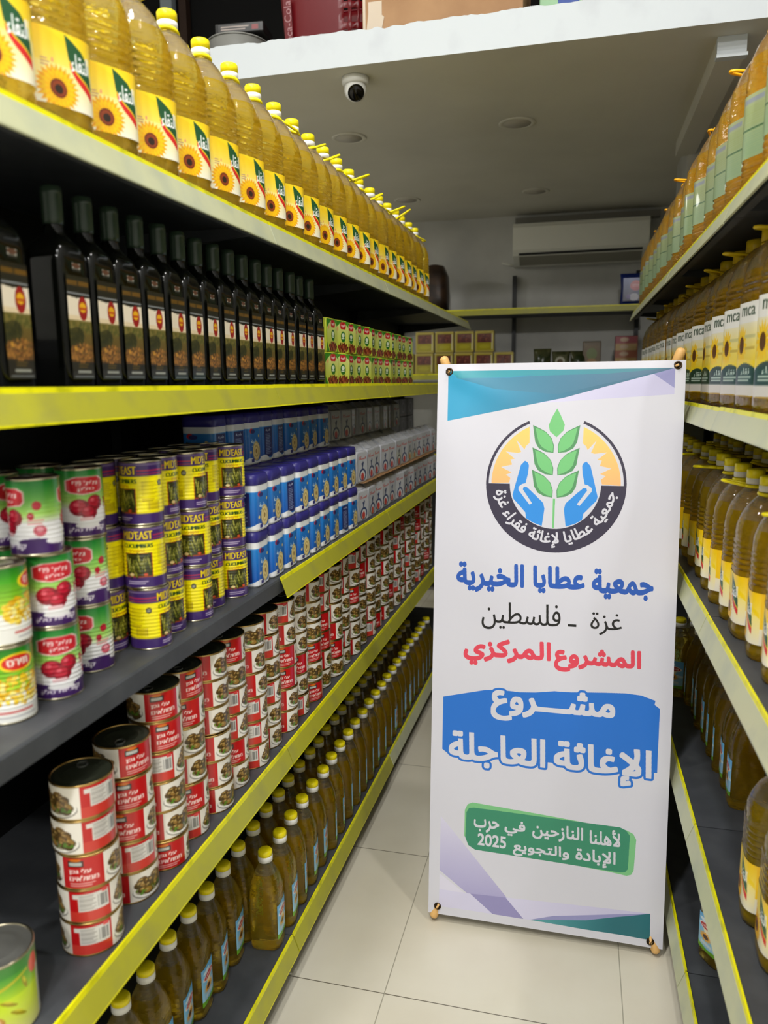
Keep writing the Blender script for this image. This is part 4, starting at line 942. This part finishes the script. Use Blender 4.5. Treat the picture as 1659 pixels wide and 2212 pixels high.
# emblem
DARK, GRN, GRD, BLU = new_ink((.20, .18, .26)), new_ink((.44, .74, .47)), new_ink((.32, .56, .37)), new_ink((.18, .54, .86))
SUN = new_ink(mixed((.96, .70, .46), (.93, .79, .42), lambda u, v: (v-127)/16))
CX, CY, RO = 33.0, 127.1, 18.8
arc = lambda r, a0, a1, n=40: [(CX+r*math.cos(math.radians(a0+(a1-a0)*i/n)), CY+r*math.sin(math.radians(a0+(a1-a0)*i/n))) for i in range(n+1)]
def band(r0, r1, a0, a1, m): paint([arc(r0, a0, a1)+arc(r1, a1, a0)], m)
band(12.2, RO, 180, 360, DARK); band(18.05, RO, 113, 180, DARK); band(18.05, RO, 0, 67, DARK)
zig = [(20.6, 127.4), (20.9, 128.7), (19.7, 129.6), (21.2, 130.2), (18.3, 131.7), (21.3, 132.4), (20.8, 133.8), (22.0, 134.0), (19.5, 136.0), (22.8, 135.6), (23.7, 135.9), (22.3, 139.2), (24.6, 136.6), (25.0, 137.6), (25.9, 138.4)]
left = arc(17.3, 114.6, 180, 24)+zig
mir = lambda p: [(2*CX-x, y) for x, y in p]
paint([left, mir(left)], SUN)
hand = [(24.8, 133.5), (25.5, 133.1), (25.9, 132.3), (25.7, 130.0), (25.1, 127.3), (24.2, 127.1), (23.2, 126.3), (23.2, 125.4), (26.3, 121.4), (27.0, 121.8), (24.4, 125.6), (24.6, 126.3), (25.4, 126.3), (27.0, 124.9), (30.0, 122.0), (30.4, 120.4), (29.8, 115.6), (27.3, 116.5), (25.5, 117.6), (25.2, 119.3), (21.9, 122.9), (21.6, 124.0), (22.5, 127.6), (23.7, 132.3)]
paint([hand, mir(hand)], BLU)
lf = lambda t: [(26.7, t), (27.1, t-2.6), (27.4, t-4.6), (28.4, t-6.3), (30.2, t-7.3), (32.4, t-7.6), (32.5, t-5.6), (31.8, t-3.5), (30.2, t-1.8), (28.6, t-.9)]
li = lambda t: [(27.4, t-.7), (27.9, t-3.0), (28.4, t-4.8), (29.3, t-6.0), (30.8, t-6.9), (32.2, t-7.4), (32.3, t-5.6), (31.7, t-3.6), (30.2, t-2.0), (28.7, t-1.2)]
for tp in (143.3, 137.2, 131.1):
    paint([lf(tp), mir(lf(tp))], GRD); paint([li(tp), mir(li(tp))], GRN)
paint([[(33.1, 147.8), (34.2, 145.7), (35.2, 143.4), (34.9, 141.8), (33.1, 140.0), (31.3, 141.6), (30.9, 143.2), (31.8, 145.5)]], GRN)
paint([[(32.6, 123.2), (33.2, 123.2), (33.1, 115.1), (32.6, 115.1)]], GRN)
ring = []
for p in text_polys('جمعية عطايا لإغاثة فقراء غزة'):
    a_ = np.radians(187+(353-187)*p[:, 0]); r = 17.4-4.3*p[:, 1]; ring.append(np.stack([CX+r*np.cos(a_), CY+r*np.sin(a_)], 1)/PXC)
ink[dilate(winding(ring, BW, BH), 3, 3)] = WH
# lines of writing
TB, TK, TR = new_ink((.13, .33, .68)), new_ink((.06, .06, .07)), new_ink((.84, .25, .33))
for t, x0, y0, x1, y1 in (('جمعية', 43.6, 96.2, 59.6, 104.5), ('عطايا', 27.8, 96.9, 41.8, 104.6), ('الخيرية', 6.4, 96.2, 25.4, 104.8)): wtext(t, x0, y0, x1, y1, TB, .22, .40)
wtext('غزة', 43.6, 86.2, 51.9, 92.4, TK, .04, .0); paint([[(37.6, 88.0), (39.9, 88.0), (39.9, 88.7), (37.6, 88.7)]], TK); wtext('فلسطين', 13.8, 85.8, 35.6, 93.8, TK, .04, 0)
for t, x0, y0, x1, y1 in (('المشروع', 34.2, 75.2, 57.2, 82.6), ('المركزي', 8.9, 75.2, 33.3, 83.2)): wtext(t, x0, y0, x1, y1, TR, .22, .38)
PB = new_ink((.10, .42, .78))
paint([[(3.3, 65.3), (9.5, 66.8), (15.3, 68.2), (19.7, 68.6), (25.0, 68.4), (29.3, 68.7), (34.4, 69.5), (39.0, 69.6), (42.6, 69.9), (48.2, 70.3), (53.5, 70.6), (57.5, 70.4), (61.2, 69.3), (61.0, 68.2), (62.4, 67.2), (62.3, 49.5), (61.0, 49.4), (61, 49), (40, 49), (20, 49), (6.8, 48.6), (5.0, 48.6), (3.3, 49.8)]], PB)
for t, x0, y0, x1, y1 in (('مشـــروع', 17.0, 59.8, 50.9, 69.8), ('الإغاثة', 34.9, 44.6, 60.9, 55.6), ('العاجلة', 5.2, 45.4, 32.6, 55.6)): wtext(t, x0, y0, x1, y1, WH, .27, .30, True, halo=PB)
for t, x0, y0, x1, y1 in (('مشـــروع', 17.0, 59.8, 50.9, 69.8), ('الإغاثة', 34.9, 44.6, 60.9, 55.6), ('العاجلة', 5.2, 45.4, 32.6, 55.6)): wtext(t, x0, y0, x1, y1, WH, .27, .30, True)
G1, G2 = new_ink((.46, .73, .50)), new_ink((.20, .52, .40))
paint([[(10.2, 24.6), (10.2, 32.4), (11.0, 34.2), (12.4, 34.9), (32.3, 33.8), (55.0, 32.3), (56.8, 31.5), (57.6, 30.0), (57.2, 21.2), (56.6, 19.9), (55.4, 19.4), (50.3, 19.9), (13, 22)]], G1)
paint([[(10.5, 24.2), (10.7, 31.8), (11.4, 33.1), (12.8, 33.4), (53.2, 32.9), (54.8, 32.3), (55.9, 30.9), (55.7, 21.4), (55.0, 20.4), (53.6, 20.1), (13.4, 20.9), (11.4, 22.0)]], G2)
for t, x0, y0, x1, y1 in (('لأهلنا', 45.2, 27.2, 53.5, 31.9), ('النازحين', 29.5, 26.6, 43.5, 31.4), ('في', 21.7, 26.4, 27.6, 31.0), ('حرب', 12.9, 26.4, 20.2, 30.4), ('الإبادة', 41.6, 20.7, 52.4, 25.6), ('والتجويع', 24.2, 20.8, 39.9, 25.2), ('2025', 14.1, 22.4, 22.3, 26.0)): wtext(t, x0, y0, x1, y1, WH, .10, .12, True)
# lower corner shapes
paint([[(3.2, 29.8), (27.7, 2.6), (18.5, 2.6), (3.2, 13.4)]], LAV5); paint([[(3.2, 12.4), (18.2, 2.6), (3.2, 2.6)]], LAV3)
paint([[(3.2, 7.7), (12.3, 7.6), (22.5, 8.0), (61.8, 9.7), (29.5, 2.5), (3.2, 2.5)]], LAV1)
paint([[(3.2, 7.7), (11.5, 7.6), (18.2, 2.5), (3.2, 2.5)]], LAV1); paint([[(12.3, 7.6), (22.5, 8.0), (27.7, 2.5), (18.9, 2.5)]], LAV4)
paint([[(29.6, 2.5), (44, 5.6), (62.0, 9.7), (62.1, 2.2), (45, 2.2)]], new_ink(mixed((.30, .58, .60), (.12, .40, .44), lambda u, v: (u-34)/18))); paint([[(29.6, 2.6), (45, 4.9), (62.0, 9.7), (44, 6.2), (36, 4.7)]], LAV2)
# the sheet: one mesh, cut along the edges of the print
ce, re_ = np.round(np.linspace(0, BW, NU+1)).astype(int), np.round(np.linspace(0, BH, NV+1)).astype(int)
corner = [[np.array(bpt(c*BWID/BW, r*BHGT/BH)) for c in ce] for r in re_]
VD = {}; VV = []; FF = []; FC = []
def vid(c, r, i, j):
    k = (c, r)
    if k not in VD:
        a, b = (c-ce[i])/(ce[i+1]-ce[i]), (r-re_[j])/(re_[j+1]-re_[j])
        VD[k] = len(VV); VV.append((corner[j][i]*(1-a)+corner[j][i+1]*a)*(1-b)+(corner[j+1][i]*(1-a)+corner[j+1][i+1]*a)*b)
    return VD[k]
def cell(c0, c1, r0, r1, i, j, m):
    FF.append((vid(c0, r0, i, j), vid(c1, r0, i, j), vid(c1, r1, i, j), vid(c0, r1, i, j))); f = INKS[m]
    FC.extend(lin(f(c*PXC, r*PXC))+(1.,) for c, r in ((c0, r0), (c1, r0), (c1, r1), (c0, r1)))
for j in range(NV):
    for i in range(NU):
        t = ink[re_[j]:re_[j+1], ce[i]:ce[i+1]]
        if (t == t[0, 0]).all(): cell(ce[i], ce[i+1], re_[j], re_[j+1], i, j, int(t[0, 0])); continue
        r0 = 0; n = len(t)
        while r0 < n:
            r1 = r0+1
            while r1 < n and (t[r1] == t[r0]).all(): r1 += 1
            e = [0]+list(np.nonzero(np.diff(t[r0].astype(int)))[0]+1)+[t.shape[1]]
            for a, b in zip(e[:-1], e[1:]): cell(ce[i]+a, ce[i]+b, re_[j]+r0, re_[j]+r1, i, j, int(t[r0, a]))
            r0 = r1
bs = thing('banner_stand', 'tall white charity banner with green wheat emblem standing in the aisle', 'banner stand', None, (BL.x+BWID/2, 2.1, 0))
off = Vector(bs.location); o3 = np.array(off)
me = bpy.data.meshes.new('printed_sheet'); me.from_pydata([tuple(v-o3) for v in VV], [], FF)
at_ = me.color_attributes.new('print', 'FLOAT_COLOR', 'CORNER'); at_.data.foreach_set('color', np.array(FC, np.float32).ravel())
me.polygons.foreach_set('use_smooth', np.ones(len(FF), bool)); me.update(); me.materials.append(printed('banner_vinyl', .42))
link('printed_sheet', me, bs)
# X frame: hub behind the sheet, four poles to the corners, pale tips with hooks through the eyelets
hub = BL+EX*(BWID/2)+EY*.80-EN*.16
BEIGE = mat('beige_pole_tip', (.86, .68, .42), .45); BRASS = mat('dark_brass', (.25, .19, .12), .35, .8)
MB().lathe([(.03, -.03), (.035, -.02), (.035, .02), (.03, .03)], 20).build('hub', mat('black_hub_plastic', (.05, .05, .05), .5), bs).location = hub-off
for (gu, gv, tu, tv) in ((.033, 1.581, .012, 1.622), (.635, 1.589, .645, 1.632), (.028, .024, .014, -.030), (.622, .018, .640, -.030)):
    tip = BL+EX*tu+EY*tv-EN*.016
    if tv < 0: tip.z = .0138; tip.y = 2.004
    d = (tip-hub).normalized(); a0 = tip-d*.05
    mb = MB(); mb.tube([hub-off, a0-off], .006, 10); p = mb.build('pole', mat('grey_pole', (.45, .45, .46), .4, .6), bs)
    mb = MB(); mb.tube([a0-off-d*.004, a0-off, tip-off-d*.006, tip-off, tip-off+d*.004], .0130, 12)
    n = 12; 
    for i, s in ((0, .75), (3, .85), (4, .35)):
        c = [Vector((0, 0, 0))]; seg = mb.v[i*n:(i+1)*n]; ce = sum((Vector(q) for q in seg), Vector())/n
        mb.v[i*n:(i+1)*n] = [tuple(ce+(Vector(q)-ce)*s) for q in seg]
    mb.build('pole_tip', BEIGE, p)
    gp = bpt(gu, gv, .0085)
    mb = MB(); mb.tube([a0-off+EN*.008, (a0*.5+gp*.5)-off+EN*.012, gp-off+EN*.004, gp-off-EN*.006], .0034, 8); mb.build('hook', BEIGE, p)
    c = bpt(gu, gv, .0012)-off; mb = MB()
    mb.tube([c+EX*(.0085*math.cos(q))+EY*(.0085*math.sin(q)) for q in np.linspace(0, 2*PI, 22)[:-1]], .0022, 8, closed=True)
    mb.add([tuple(c+EX*(.0075*math.cos(q))+EY*(.0075*math.sin(q))-EN*.0004) for q in np.linspace(0, 2*PI, 19)[:-1]], [list(range(18))], 1)
    mb.build('eyelet', [BRASS, mat('eyelet_hole', (.06, .04, .03), .7)], bs)
# unused prototypes never stay in the scene
for o in list(COL.objects):
    if o.type == 'EMPTY' and o.parent is None and 'label' not in o:
        for c in list(o.children): bpy.data.objects.remove(c)
        bpy.data.objects.remove(o)
bpy.context.view_layer.update()
